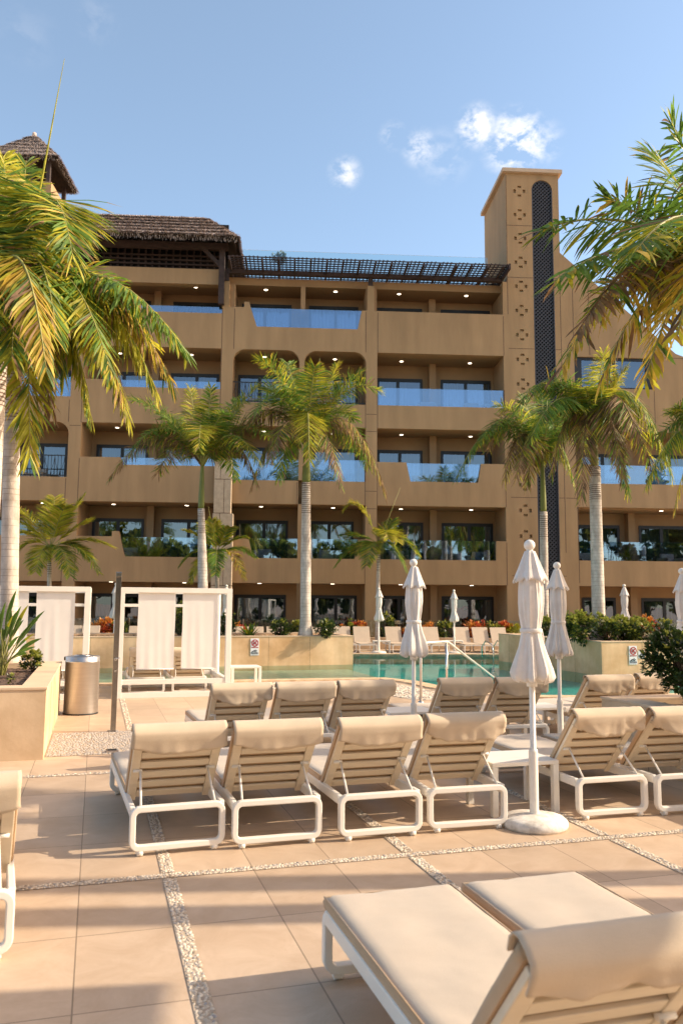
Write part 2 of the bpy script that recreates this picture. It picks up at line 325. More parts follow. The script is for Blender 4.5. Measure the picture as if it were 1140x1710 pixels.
def tile_mat():
    m = bpy.data.materials.new('limestone_paving'); m.use_nodes = True
    nt = m.node_tree; n = nt.nodes; l = nt.links; b = n['Principled BSDF']
    tc = n.new('ShaderNodeTexCoord'); sp = n.new('ShaderNodeSeparateXYZ'); l.new(tc.outputs['Object'], sp.inputs[0])
    def M2(op, a, c, cl=False):
        q = n.new('ShaderNodeMath'); q.operation = op; q.use_clamp = cl
        for i, v in enumerate((a, c)):
            if v is None: continue
            if isinstance(v, (int, float)): q.inputs[i].default_value = v
            else: l.new(v, q.inputs[i])
        return q.outputs[0]
    ax = M2('DIVIDE', M2('SUBTRACT', sp.outputs[0], 0.52 - 55.0), 0.55); by = M2('DIVIDE', M2('SUBTRACT', sp.outputs[1], 5.55 - 84.75), 0.8475)
    def line(t, s, wd_):
        f = M2('FRACT', t, None); d = M2('MINIMUM', f, M2('SUBTRACT', 1.0, f)); d = M2('MULTIPLY', d, s)
        return M2('LESS_THAN', d, wd_)
    ln = M2('MAXIMUM', line(ax, 0.55, 0.0036), line(by, 0.8475, 0.0036))
    cmb = n.new('ShaderNodeCombineXYZ'); l.new(M2('FLOOR', ax, None), cmb.inputs[0]); l.new(M2('FLOOR', by, None), cmb.inputs[1])
    wn = n.new('ShaderNodeTexWhiteNoise'); wn.noise_dimensions = '3D'; l.new(cmb.outputs[0], wn.inputs['Vector'])
    nz = n.new('ShaderNodeTexNoise'); nz.inputs['Scale'].default_value = 3.4; nz.inputs['Detail'].default_value = 9; nz.inputs['Roughness'].default_value = 0.72; nz.inputs['Distortion'].default_value = 0.6
    off = n.new('ShaderNodeVectorMath'); off.operation = 'MULTIPLY_ADD'; off.inputs[1].default_value = (7, 7, 7)
    l.new(wn.outputs['Color'], off.inputs[0]); l.new(tc.outputs['Object'], off.inputs[2]); l.new(off.outputs[0], nz.inputs['Vector'])
    rp = n.new('ShaderNodeValToRGB'); e = rp.color_ramp.elements
    e[0].position = 0.28; e[0].color = (0.47, 0.335, 0.222, 1); e[1].position = 0.72; e[1].color = (0.62, 0.475, 0.345, 1)
    l.new(nz.outputs['Fac'], rp.inputs['Fac'])
    hv = n.new('ShaderNodeHueSaturation'); l.new(rp.outputs[0], hv.inputs['Color'])
    l.new(M2('ADD', 0.92, M2('MULTIPLY', wn.outputs['Value'], 0.17)), hv.inputs['Value'])
    st = n.new('ShaderNodeTexNoise'); st.inputs['Scale'].default_value = 0.55; st.inputs['Detail'].default_value = 5; l.new(tc.outputs['Object'], st.inputs['Vector'])
    sr = n.new('ShaderNodeMapRange'); sr.inputs['From Min'].default_value = 0.35; sr.inputs['From Max'].default_value = 0.75; sr.inputs['To Min'].default_value = 1.0; sr.inputs['To Max'].default_value = 0.78; l.new(st.outputs['Fac'], sr.inputs['Value'])
    mm = n.new('ShaderNodeMixRGB'); mm.blend_type = 'MULTIPLY'; mm.inputs[0].default_value = 1; l.new(hv.outputs[0], mm.inputs[1]); l.new(sr.outputs[0], mm.inputs[2])
    mj = n.new('ShaderNodeMixRGB'); mj.inputs[2].default_value = (0.20, 0.145, 0.10, 1); l.new(M2('MULTIPLY', ln, 0.85), mj.inputs[0]); l.new(mm.outputs[0], mj.inputs[1])
    l.new(mj.outputs[0], b.inputs['Base Color'])
    rr = n.new('ShaderNodeMapRange'); rr.inputs['To Min'].default_value = 0.38; rr.inputs['To Max'].default_value = 0.62; l.new(nz.outputs['Fac'], rr.inputs['Value']); l.new(rr.outputs[0], b.inputs['Roughness'])
    n3 = n.new('ShaderNodeTexNoise'); n3.inputs['Scale'].default_value = 45; n3.inputs['Detail'].default_value = 4; l.new(tc.outputs['Object'], n3.inputs['Vector'])
    hgt = M2('SUBTRACT', M2('MULTIPLY', n3.outputs['Fac'], 0.35), ln)
    bp = n.new('ShaderNodeBump'); bp.inputs['Strength'].default_value = 0.35; bp.inputs['Distance'].default_value = 0.004; l.new(hgt, bp.inputs['Height']); l.new(bp.outputs[0], b.inputs['Normal'])
    return m
M['tile'] = tile_mat()

bm = bmesh.new()
S = 700
outer = [bm.verts.new((x, y, 0)) for x, y in ((-S, -S), (S, -S), (S, S), (-S, S))]
inner = [bm.verts.new((x, y, 0)) for x, y in POOL]
for ring in (outer, inner):
    for i in range(len(ring)): bm.edges.new((ring[i], ring[(i + 1) % len(ring)]))
bmesh.ops.triangle_fill(bm, use_beauty=True, edges=bm.edges[:])
for f in bm.faces:
    if f.normal.z < 0: f.normal_flip()
me = bpy.data.meshes.new('ground'); bm.to_mesh(me); bm.free(); me.materials.append(M['tile'])
g = bpy.data.objects.new('ground', me); col.objects.link(g); g.rotation_euler = (0, 0, DA); struct(g)

# pool shell + water
M['pooltile'] = mat('teal_mosaic', (0.04, 0.36, 0.35), 0.4, 0.3, 9, c2=(0.08, 0.50, 0.45))
M['shelf'] = mat('pale_pool_shelf', (0.50, 0.47, 0.33), 0.5, 0.2, 6)
mb = MB()
mb.add([(x, y, -0.34) for x, y in POOLW], [tuple(range(len(POOLW)))])
k = len(POOLW)
mb.add([(x, y, -0.34) for x, y in POOLW] + [(x, y, -0.002) for x, y in POOLW], [(i, (i + 1) % k, k + (i + 1) % k, k + i) for i in range(k)])
struct(mb.build('pool_floor', M['pooltile']))
def water_mat():
    m = bpy.data.materials.new('pool_water'); m.use_nodes = True
    nt = m.node_tree; n = nt.nodes; l = nt.links; n.remove(n['Principled BSDF'])
    t = n.new('ShaderNodeBsdfTransparent'); t.inputs[0].default_value = (0.72, 0.94, 0.92, 1)
    g = n.new('ShaderNodeBsdfGlossy'); g.inputs['Roughness'].default_value = 0.015; g.inputs['Color'].default_value = (0.95, 0.97, 1, 1)
    fr = n.new('ShaderNodeFresnel'); fr.inputs['IOR'].default_value = 1.33
    tc = n.new('ShaderNodeTexCoord'); nz = n.new('ShaderNodeTexNoise'); nz.inputs['Scale'].default_value = 1.6; nz.inputs['Detail'].default_value = 3
    mp = n.new('ShaderNodeMapping'); mp.inputs['Scale'].default_value = (0.8, 1.5, 1); l.new(tc.outputs['Object'], mp.inputs[0]); l.new(mp.outputs[0], nz.inputs['Vector'])
    bp = n.new('ShaderNodeBump'); bp.inputs['Strength'].default_value = 0.30; bp.inputs['Distance'].default_value = 0.012; l.new(nz.outputs['Fac'], bp.inputs['Height'])
    l.new(bp.outputs[0], g.inputs['Normal']); l.new(bp.outputs[0], fr.inputs['Normal'])
    mlt = n.new('ShaderNodeMath'); mlt.operation = 'MULTIPLY'; mlt.inputs[1].default_value = 0.5; l.new(fr.outputs[0], mlt.inputs[0])
    mx = n.new('ShaderNodeMixShader'); l.new(mlt.outputs[0], mx.inputs[0]); l.new(t.outputs[0], mx.inputs[1]); l.new(g.outputs[0], mx.inputs[2]); l.new(mx.outputs[0], n['Material Output'].inputs['Surface'])
    return m
mb = MB(); mb.add([(x, y, -0.07) for x, y in POOLW], [tuple(range(k))]); struct(mb.build('pool_water', water_mat()))

# raised stone coping along the pool edge (a real 5 cm lip)
M['edge'] = mat('golden_coping', (0.56, 0.38, 0.22), 0.55, 0.18, 5, 0.2, 30, c2=(0.68, 0.50, 0.33))
def offs(poly, d):
    out = []; N = len(poly)
    for i in range(N):
        p0 = Vector(poly[i - 1]); p1 = Vector(poly[i]); p2 = Vector(poly[(i + 1) % N])
        e1 = (p1 - p0).normalized(); e2 = (p2 - p1).normalized()
        nn = (Vector((e1.y, -e1.x)) + Vector((e2.y, -e2.x))).normalized()
        out.append((p1.x + nn.x * d, p1.y + nn.y * d))
    return out
po = offs(POOLW, 0.38)
mb = MB()
for i in range(k):
    j = (i + 1) % k
    a, b_, c, d = POOLW[i], POOLW[j], po[j], po[i]
    vs = [(p[0], p[1], z) for z in (-0.33, 0.03) for p in (a, b_, c, d)]
    mb.add(vs, [(4, 5, 6, 7), (0, 1, 5, 4), (2, 3, 7, 6)])
struct(mb.build('pool_edge', M['edge']))
# pale shallow shelf beside the left island
mb = MB()
sh = [dw(-3.5, 20.3), dw(7.3, 19.0), dw(7.3, 23.6), dw(-3.5, 23.6)]
mb.slab([(p.x, p.y) for p in sh], -0.33, -0.20); struct(mb.build('pool_shelf', M['shelf']))

# pebble strips: real small stones bedded on a mortar sheet
M['mortar'] = mat('strip_mortar', (0.44, 0.35, 0.26), 0.9, 0.25, 30, 0.4, 80)
M['pebA'] = mat('white_pebble', (0.56, 0.47, 0.37), 0.75, 0.22, 20, c2=(0.66, 0.58, 0.47))
M['pebB'] = mat('tan_pebble', (0.40, 0.31, 0.22), 0.6, 0.35, 20)
M['pebD'] = mat('pale_grey_pebble', (0.40, 0.36, 0.32), 0.6, 0.25, 20)
M['pebC'] = mat('grey_pebble', (0.34, 0.31, 0.29), 0.6, 0.35, 20)
def pebble(mb, x, y, rx, ry, rz, an, mi, z0=0.004):
    rz *= .62
    c, s = math.cos(an), math.sin(an); k = len(mb.v); nn = 7
    for (rr, zz) in ((1.0, 0.15), (0.78, 0.75)):
        for j in range(nn):
            t = 2 * math.pi * j / nn; px = math.cos(t) * rx * rr; py = math.sin(t) * ry * rr
            mb.v.append((x + px * c - py * s, y + px * s + py * c, z0 + rz * zz))
    mb.v.append((x, y, z0 + rz))
    for j in range(nn):
        q = (j + 1) % nn
        mb.f.append([k + j, k + q, k + nn + q, k + nn + j]); mb.m.append(mi); mb.sm.append(True)
        mb.f.append([k + nn + j, k + nn + q, k + 2 * nn]); mb.m.append(mi); mb.sm.append(True)
mort = MB(); peb = MB()
def strip(a0, a1, b0, b1, dens=1.0, sz=0.0115, lift=0.0):
    mort.add([(a0, b0, 0.004 + lift), (a1, b0, 0.004 + lift), (a1, b1, 0.004 + lift), (a0, b1, 0.004 + lift)], [(0, 1, 2, 3)])
    st = sz * 1.9 / dens
    na = max(1, int((a1 - a0) / st)); nb = max(1, int((b1 - b0) / st))
    for i in range(na):
        for j in range(nb):
            x = a0 + (i + 0.5 + rnd.uniform(-.48, .48)) * (a1 - a0) / na; y = b0 + (j + 0.5 + rnd.uniform(-.48, .48)) * (b1 - b0) / nb
            mi = 0 if rnd.random() < 0.72 else rnd.choice((1, 2))
            s_ = sz * rnd.uniform(0.8, 1.25); x = min(max(x, a0 + s_), a1 - s_); y = min(max(y, b0 + s_), b1 - s_)
            pebble(peb, x, y, s_ * rnd.uniform(1, 1.35), s_ * rnd.uniform(0.7, 0.95), s_ * 0.75, rnd.uniform(0, 3.14), mi, 0.003 + lift)
for a in (0.52, 2.2, 3.82):
    for b0, b1 in ((2.6, 5.49), (5.61, 8.88)): strip(a - 0.045, a + 0.045, b0, b1, 1.0, 0.0098)
strip(-1.2, 6.2, 5.507, 5.593, 1.0, 0.0098)
strip(-1.4, 6.2, 8.89, 8.99, 0.7, 0.0125)
for a in (0.52,): strip(a - 0.048, a + 0.048, 9.0, 9.95, 0.7); strip(a - 0.048, a + 0.048, 11.75, 16, 0.6, 0.014)
o = mort.build('path_mortar', M['mortar'], rz=DA); struct(o)
o = peb.build('pebbles', [M['pebA'], M['pebB'], M['pebC']], rz=DA); struct(o, 'stuff')
# grey pebble shower tray and the white pebble apron by the pool
mort = MB(); peb = MB()
strip(-0.49, 0.56, 10.0, 11.7, 1.0, 0.016)
o = mort.build('shower_mortar', M['mortar'], rz=DA); struct(o)
o = peb.build('shower_pebbles', [M['pebD'], M['pebC'], M['pebB']], rz=DA); struct(o, 'stuff')
ap = [(-2.3, 16.9), (0.5, 16.6), (1.35, 15.3), (2.2, 15.2), (2.0, 16.4), (1.55, 17.6), (0.95, 18.9), (-2.0, 18.2)]
mort = MB(); mort.slab(ap, -0.02, 0.006); struct(mort.build('apron_mortar', mat('pale_mortar', (0.62, 0.54, 0.44), 0.9, 0.2, 30, 0.3, 60)))
def inside(x, y, poly):
    c = False
    for i in range(len(poly)):
        x1, y1 = poly[i]; x2, y2 = poly[i - 1]
        if (y1 > y) != (y2 > y) and x < (x2 - x1) * (y - y1) / (y2 - y1) + x1: c = not c
    return c
peb = MB()
for _ in range(5200):
    x = rnd.uniform(-2.3, 2.2); y = rnd.uniform(15.2, 18.9)
    if inside(x, y, ap): s_ = rnd.uniform(0.018, 0.03); pebble(peb, x, y, s_ * 1.2, s_, s_ * 0.8, rnd.uniform(0, 3), 0 if rnd.random() < .85 else 1, 0.006)
struct(peb.build('apron_pebbles', [M['pebA'], M['pebB']]), 'stuff')
# square drain cover near the shower post
mb = MB(); mb.slab([(0.18, 10.05), (0.32, 10.05), (0.32, 10.17), (0.18, 10.17)], 0.0, 0.034)
for i in range(4): mb.slab([(0.2, 10.066 + i * 0.025), (0.3, 10.066 + i * 0.025), (0.3, 10.078 + i * 0.025), (0.2, 10.078 + i * 0.025)], 0.034, 0.037, 1)
t_ = mb.build('floor_drain', [M['chrome'], M['rubber']], rz=DA); tag(t_, 'small dark metal drain cover set in the grey pebbles by the steel shower post', 'drain')

# ------------------------------------------------------------------ hotel (local x = along the front, y = into the building, z = up)
H = empty('hotel_building', (0, 34, 0), FY)
tag(H, 'large brown rendered hotel with five storeys of balconies behind the pool', 'building')
LV = [2.59, 5.92, 9.26, 12.60]
W = MB()   # walls: 0 render, 1 joint, 2 void, 3 recess render
T = 0.28
def band(u0, u1, L, top=None):   # parapet band from soffit L up
    W.box((u0, 0, L), (u1, T, top if top else L + 1.87))
# pillars that run the full height
W.box((-11.47, 0, 0), (-10.96, T, 14.47)); W.box((-5.22, 0, 0), (-4.70, T, 14.47)); W.box((1.02, 0, 0), (1.50, T, 14.47))
W.box((-5.20, 0, 14.47), (-4.93, T, 15.62)); W.box((1.06, 0, 14.47), (1.36, T, 15.60)); W.box((-11.4, 0, 14.47), (-11.1, T, 15.6))
for L in LV[:3]:
    W.box((-1.84, 0.004, L + 1.03 if L != LV[0] else 0), (-1.64, T, L + 3.33))
W.box((-1.84, 0.004, 0), (-1.64, T, 2.59))
def parapet(u0, u1, L, cuts):    # cuts: (ub0, ub1, ut0, ut1, zbot, ztop)
    z1 = L + 1.87
    if not cuts: W.box((u0, 0, L), (u1, T, z1)); return
    cb = min(c[4] for c in cuts)
    W.box((u0, 0, L), (u1, T, cb)); x = u0; xb = u0
    for c in cuts:
        if c[2] - x > 0.03 or c[0] - xb > 0.03: W.prism([(xb, cb), (c[0], cb), (c[2], z1), (x, z1)], 0, T)
        x = c[3]; xb = c[1]
    if u1 - x > 0.03: W.prism([(xb, cb), (u1, cb), (u1, z1), (x, z1)], 0, T)
glasses = []
def gcut(u0, u1, L, cuts):
    parapet(u0, u1, L, cuts)
    for c in cuts: glasses.append(c)
L1, L2, L3, L4 = LV
# right bay
parapet(1.50, 7.05, L4, [])
gcut(1.50, 7.05, L3, [(1.50, 7.05, 1.50, 7.05, L3 + 1.01, 11.07)])
gcut(1.50, 7.05, L2, [(2.94, 5.86, 2.76, 6.0, L2 + 1.05, 7.78)])
gcut(1.50, 7.05, L1, [(1.50, 6.60, 1.50, 6.61, L1 + 1.04, 4.46)])
# middle bay
gcut(-4.70, 1.02, L4, [(-3.72, 0.64, -4.0, 0.82, L4 + 1.02, 14.49)])
W.prism([(-4.28, 14.47), (-4.0, 14.47), (-4.06, 14.71), (-4.28, 14.71)], 0, T)
W.box((-4.70, 0, L3), (1.02, T, L3 + 1.01))
gcut(-4.70, -1.84, L2, [(-4.70, -1.84, -4.70, -1.84, L2 + 1.0, 7.84)])
gcut(-1.64, 1.02, L2, [(-1.64, 1.02, -1.64, 1.02, L2 + 1.0, 7.86)])
gcut(-4.70, -1.84, L1, [(-3.69, -1.84, -3.89, -1.84, L1 + 1.04, 4.46)])
gcut(-1.64, 1.02, L1, [(-1.64, 0.57, -1.64, 0.72, L1 + 1.04, 4.46)])
# arches of the fourth floor, middle bay
def arch(u0, u1, zb, zt, r, z_top, us=None):
    s0, s1 = us if us else (u0, u1)
    for sgn, u in ((1, u0), (-1, u1)):
        pts = [(u + sgn * r * (1 - math.cos(a)), zt - r + r * math.sin(a)) for a in [i * math.pi / 16 for i in range(9)]]
        W.prism([(u, zt + 0.0005)] + pts[::-1], 0, T) if sgn > 0 else W.prism([(u, zt + 0.0005)] + pts[::-1], 0, T)
arch(-4.70, -1.86, L3 + 1.01, 12.60, 0.52, 12.6); arch(-1.66, 1.02, L3 + 1.01, 12.60, 0.52, 12.6)
W.box((-1.86, 0, L3 + 1.01), (-1.66, T, L4))
# left bay
gcut(-10.96, -5.22, L4, [(-10.9, -5.22, -10.9, -5.22, L4 + 1.56, 14.47)])
gcut(-10.96, -5.22, L3, [(-9.37, -5.22, -9.45, -5.22, L3 + 1.56, 11.15)])
gcut(-10.96, -5.22, L2, [(-9.19, -5.22, -9.30, -5.22, L2 + 1.56, 7.80)])
gcut(-10.96, -5.22, L1, [(-8.97, -5.36, -9.2, -5.22, L1 + 1.04, 4.45)])
W.prism([(-9.52, 4.46), (-9.2, 4.46), (-9.26, 4.68), (-9.52, 4.68)], 0, T)
# far left bay
FL = -19.0
parapet(FL, -11.47, L4, [])
gcut(FL, -11.47, L3, [(FL, -11.47, FL, -11.47, L3 + 1.09, 11.22)])
W.box((FL, 0, L2), (-11.47, T, L2 + 1.0)); parapet(FL, -11.47, L1, [])
arch(-14.6, -11.47, L2 + 1.0, L3, 0.52, L3)
W.box((-15.1, 0, L2 + 1.0), (-14.6, T, L3))
W.box((FL - 0.4, 0, 0), (FL, T, 14.47))
# the right wing: gable wall with window, tower front with cross-shaped niches
GR = 22.0
gz_ = lambda u: 17.42 - (u - 9.66) * 0.868
holes = [(10.2, 13.72, 11.25, 12.66)]
grid_wall(W, 9.66, 13.75, L3 + 0.07, 12.9, holes, 0.0, 0.30, 0, back=False)
W.add([(13.75, 0, 9.33), (GR, 0, 9.33), (GR, 0, 10.4), (14.8, 0, 12.9), (13.75, 0, 12.9)], [(0, 1, 2, 3, 4)])
W.add([(9.66, 0, 12.9), (14.8, 0, 12.9), (9.66, 0, gz_(9.66))], [(0, 1, 2)])
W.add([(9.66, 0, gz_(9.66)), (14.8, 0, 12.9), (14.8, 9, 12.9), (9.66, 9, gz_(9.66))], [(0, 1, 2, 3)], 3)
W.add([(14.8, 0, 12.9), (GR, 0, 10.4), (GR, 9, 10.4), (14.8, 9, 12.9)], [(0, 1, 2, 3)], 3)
W.box((9.66, 0, 0), (10.17, T, L3 + 0.07))
gcut(10.17, GR, L2 + 0.06, [(11.0, GR, 11.0, GR, 7.02, 7.85)])
gcut(10.17, GR, L1, [(10.17, GR, 10.17, GR, 3.68, 4.5)])
niches = []
zc = 20.24
for i in range(16):
    z = 20.24 - i * 1.111; u = 7.875 + (i * 0.002)
    for (du, dz, hw, hh) in ((0, .205, .085, .052), (0, -.205, .085, .052), (-.215, 0, .058, .08), (.215, 0, .058, .08)):
        niches.append((u + du - hw, u + du + hw, z + dz - hh, z + dz + hh))
nz_ = [h for h in niches if h[2] > 0.1]
k0 = len(W.v)
# tower front strip, built panel by panel so that each cross keeps its own grid
zs_ = [0.0] + [20.24 - (i - 0.5) * 1.111 for i in range(16, 0, -1)] + [21.08]
for i in range(len(zs_) - 1):
    za, zb = zs_[i], zs_[i + 1]
    grid_wall(W, 7.25, 8.43, za, zb, [h for h in niches if h[2] > za and h[3] < zb], 0.0, 0.09, 0, True, 0)
W.box((7.05, 0.0, 0), (7.25, T, 15.98)); W.box((9.37, 0, 0), (9.66, T, 21.08))
# arched head above the lattice
cx = 8.90; rr = 0.47
pts = [(cx + rr * math.cos(a), 20.33 + rr * math.sin(a)) for a in [math.pi * i / 20 for i in range(21)]]
for i in range(20):
    W.add([(pts[i][0], 0, pts[i][1]), (pts[i][0], 0, 21.08), (pts[i + 1][0], 0, 21.08), (pts[i + 1][0], 0, pts[i + 1][1])], [(0, 1, 2, 3)])
    W.add([(pts[i][0], 0, pts[i][1]), (pts[i + 1][0], 0, pts[i + 1][1]), (pts[i + 1][0], 0.2, pts[i + 1][1]), (pts[i][0], 0.2, pts[i][1])], [(0, 1, 2, 3)])
W.add([(8.43, 0, 0), (8.43, 0.2, 0), (8.43, 0.2, 20.33), (8.43, 0, 20.33)], [(0, 1, 2, 3)])
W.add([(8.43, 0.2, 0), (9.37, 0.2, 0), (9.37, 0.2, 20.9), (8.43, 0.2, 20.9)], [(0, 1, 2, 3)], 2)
# tower sides and back
W.box((7.25, 0.30, 0), (7.45, 3.8, 21.08)); W.box((9.46, 0.30, 0), (9.66, 3.8, 21.08)); W.box((7.25, 3.8, 0), (9.66, 4.0, 21.08))
W.add([(7.25, 0, 15.98), (7.25, 0.3, 15.98), (7.25, 0.3, 21.08), (7.25, 0, 21.08)], [(0, 1, 2, 3)])
# roofs, slabs, side walls
bays = [(FL, -11.47), (-10.96, -5.22), (-4.70, 1.02), (1.50, 7.05), (10.17, GR)]
RB = 1.9
for bi, (u0, u1) in enumerate(bays):
    for li, L in enumerate(LV):
        if bi == 4 and li > 1: continue
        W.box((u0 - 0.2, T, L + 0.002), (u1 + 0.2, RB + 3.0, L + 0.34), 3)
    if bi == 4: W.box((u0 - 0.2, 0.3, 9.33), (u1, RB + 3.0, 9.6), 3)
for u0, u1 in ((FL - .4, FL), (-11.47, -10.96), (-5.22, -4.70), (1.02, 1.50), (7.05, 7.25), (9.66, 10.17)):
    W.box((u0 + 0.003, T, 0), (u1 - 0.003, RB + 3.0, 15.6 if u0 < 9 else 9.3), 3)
W.box((-1.84, T, L1), (-1.64, RB, 15.6), 3)
# stepped back-wall piers between neighbouring rooms
# top-floor ceiling, lintel beam and roof slab
W.box((-11.1, 0.5, 15.66), (7.24, 8.0, 16.0), 3)
W.box((-11.4, 0.02, 15.45), (-5.22, 0.4, 16.13))
W.box((-19.0, 0.02, 15.45), (-11.4, 0.4, 16.13))
W.box((FL, 8.0, 0), (GR, 8.3, 10.3), 3); W.box((FL, 8.0, 10.3), (9.6, 8.3, 16), 3)
# back walls with door openings
doors = {}
dd = {
 0: [(-18.2, -16.0, 0), (-14.9, -12.3, 0), (-10.8, -8.6, 1), (-7.8, -5.6, 1), (-4.55, -2.3, 2), (-1.2, 0.82, 2), (1.9, 3.62, 3), (4.6, 6.93, 3), (10.95, 12.5, 4), (13.68, 16.0, 4), (17.2, 19.4, 4)],
 1: [(-18.2, -16.0, 0), (-14.9, -12.3, 0), (-10.8, -8.57, 1), (-7.81, -5.6, 1), (-4.55, -2.26, 2), (-1.35, 0.65, 2), (2.0, 3.78, 3), (4.62, 6.94, 3), (10.7, 12.77, 4), (13.67, 15.95, 4), (17.2, 19.4, 4)],
 2: [(-18.2, -16.0, 0), (-14.4, -12.0, 0), (-10.75, -8.5, 1), (-7.8, -5.6, 1), (-4.55, -2.4, 2), (-1.2, 0.8, 2), (1.7, 3.76, 3), (4.6, 6.93, 3), (11.0, 13.0, 4), (14.2, 16.4, 4), (17.4, 19.4, 4)],
 3: [(-18.2, -16.0, 0), (-14.4, -12.0, 0), (-10.75, -8.6, 1), (-7.6, -5.46, 1), (-4.6, -2.5, 2), (-1.2, 0.8, 2), (1.68, 3.77, 3), (4.61, 6.92, 3)],
 4: [(-10.75, -8.6, 1), (-7.6, -5.46, 1), (-4.49, -2.25, 2), (-1.45, 0.81, 2), (1.6, 3.76, 3), (4.63, 6.93, 3)]}
floorz = [0.02, 3.27, 6.6, 9.94, 13.27]; topz = [2.12, 5.40, 8.68, 12.0, 15.33]; ceil = [2.59, 5.92, 9.26, 12.6, 15.66]
for fl, ds in dd.items():
    for bi, (u0, u1) in enumerate(bays):
        hs = [(a, b, floorz[fl], topz[fl]) for a, b, q in ds if q == bi]
        if not hs or (bi == 4 and fl > 2): continue
        lo = 0.0 if fl == 0 else LV[fl - 1] + 0.34
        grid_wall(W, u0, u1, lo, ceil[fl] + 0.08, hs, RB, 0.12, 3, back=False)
        um = {0: -15.4, 1: -8.2, 2: None, 3: 4.2, 4: 13.2}[bi]
        if um: W.box((um - 0.18, RB - 0.42, lo), (um + 0.12, RB - 0.004, ceil[fl] + 0.05), 3)
# panel joints (2.5 cm dark strips, 3 mm proud so they never share a plane)
def vj(u, z0, z1): W.box((u - .013, -.003, z0), (u + .013, .02, z1), 1)
def hj(z, u0, u1): W.box((u0, -.003, z - .013), (u1, .02, z + .013), 1)
for L in LV:
    top = L + 1.8
    for u in (-10.98, -4.68, 1.00, 1.52, 7.06): vj(u, L, top)
    for u in (-13.4, -16.2, -11.5): vj(u, L, L + 0.95)
vj(-5.20, 9.3, 14.4); vj(7.27, 14.5, 21.0); vj(9.63, 4, 16.5); vj(10.19, 2.7, 11.2); vj(10.19, 12.7, 16.9); vj(13.75, 9.35, 13.75); vj(10.9, 12.75, 16.2); vj(-1.9, L2, L2 + .95); vj(-1.6, L1, L1 + .95)
for L in (L2, L3):
    hj(L - .15, 1.03, 1.49); hj(L - .15, -11.45, -10.99); hj(L + .6, 1.03, 1.49)
for z in (18.62, 16.2, 12.95, 9.6, 6.36, 3.0): hj(z, 7.28, 8.42); hj(z, 9.38, 9.62)
hj(12.7, 13.77, 15.5); hj(9.6, 9.68, 10.15); hj(6.36, 9.68, 10.15)
W.build('wall', [M['wall'], M['joint'], M['dark_backing'], M['wall_in']], H)

mb = MB()   # tower cap
mb.slab([(7.08, -0.17), (9.80, -0.17), (9.80, 4.1), (7.08, 4.1)], 21.08, 21.25); mb.build('tower_cap', M['coping'], H)
# sandstone-clad column at the foot of the second pillar
mb = MB(); rows = [(-0.02, 1.1), (1.1, 2.45), (2.45, 3.9), (3.9, 5.45), (5.45, 6.87), (6.87, 7.75)]
for i, (z0, z1) in enumerate(rows):
    wl, wr = (-5.36, -4.52) if i < 4 else (-5.33, -4.62)
    s = wl + (wr - wl) * (0.35 if i % 2 else 0.58)
    mb.prism([(wl, z0 + .012), (s - .01, z0 + .012), (s - .01, z1 - .012), (wl, z1 - .012)], -0.40, -0.004)
    mb.prism([(s + .01, z0 + .012), (wr, z0 + .012), (wr, z1 - .012), (s + .01, z1 - .012)], -0.40, -0.004)
mb.box((-5.30, -0.37, 0), (-4.66, -0.006, 7.74), 1)
bev(mb.build('stone_column', [M['stonecol'], M['joint']], H), .01, 1)

# door and window units: frame (> panes, curtain)
def door(u0, u1, z0, z1, seed, pan=2, curt=True, y=RB):
    r = random.Random(seed)
    f = MB(); e = 0.11
    f.box((u0, y - .03, z1 - e * 1.3), (u1, y + .06, z1)); f.box((u0, y - .03, z0), (u1, y + .06, z0 + .05))
    f.box((u0, y - .03, z0 + .05), (u0 + e, y + .06, z1 - e * 1.3)); f.box((u1 - e, y - .03, z0 + .05), (u1, y + .06, z1 - e * 1.3))
    m_ = u0 + (u1 - u0) * r.choice((.46, .5, .54))
    f.box((m_ - .07, y - .024, z0 + .05), (m_ + .07, y + .05, z1 - e * 1.3))
    fo = f.build('window', M['frame'], H)
    p = MB()
    for a, b_ in ((u0 + e, m_ - .07), (m_ + .07, u1 - e)):
        p.add([(a, y + .02, z0 + .05), (b_, y + .02, z0 + .05), (b_, y + .02, z1 - .14), (a, y + .02, z1 - .14)], [(0, 1, 2, 3)])
    p.build('pane', M['pane'], fo)
    if curt:
        c = MB()
        spans = r.choice(([(u0 + .05, m_ - .3), (m_ + .2, u1 - .05)], [(u0 + .05, u1 - .7)], [(u0 + .6, u1 - .05)], [(u0 + .05, u1 - .05)]))
        for a, b_ in spans:
            nn = max(8, int((b_ - a) / 0.035)); vs = []
            for i in range(nn + 1):
                x = a + (b_ - a) * i / nn; yy = y + .30 + .045 * math.sin(i * 1.35 + r.random() * .4)
                vs += [(x, yy, z0 + .02), (x, yy, z1 + .05)]
            c.add(vs, [(2 * i, 2 * i + 2, 2 * i + 3, 2 * i + 1) for i in range(nn)], 0, True)
        c.build('curtain', M['curtain'], fo)
    return fo
sd_ = 11
for fl, ds in dd.items():
    for a, b_, q in ds:
        if q == 4 and fl > 2: continue
        sd_ += 1; door(a, b_, floorz[fl], topz[fl], sd_)
f = MB(); f.box((10.2, .10, 12.56), (13.72, .22, 12.66)); f.box((10.2, .10, 11.25), (13.72, .22, 11.33)); f.box((10.2, .10, 11.33), (10.55, .22, 12.56)); f.box((13.45, .10, 11.33), (13.72, .22, 12.56)); f.box((12.0, .11, 11.33), (12.1, .21, 12.56))
fo = f.build('window', M['frame'], H)
p = MB(); p.add([(10.55, .16, 11.33), (13.45, .16, 11.33), (13.45, .16, 12.56), (10.55, .16, 12.56)], [(0, 1, 2, 3)]); p.build('pane', M['pane'], fo)
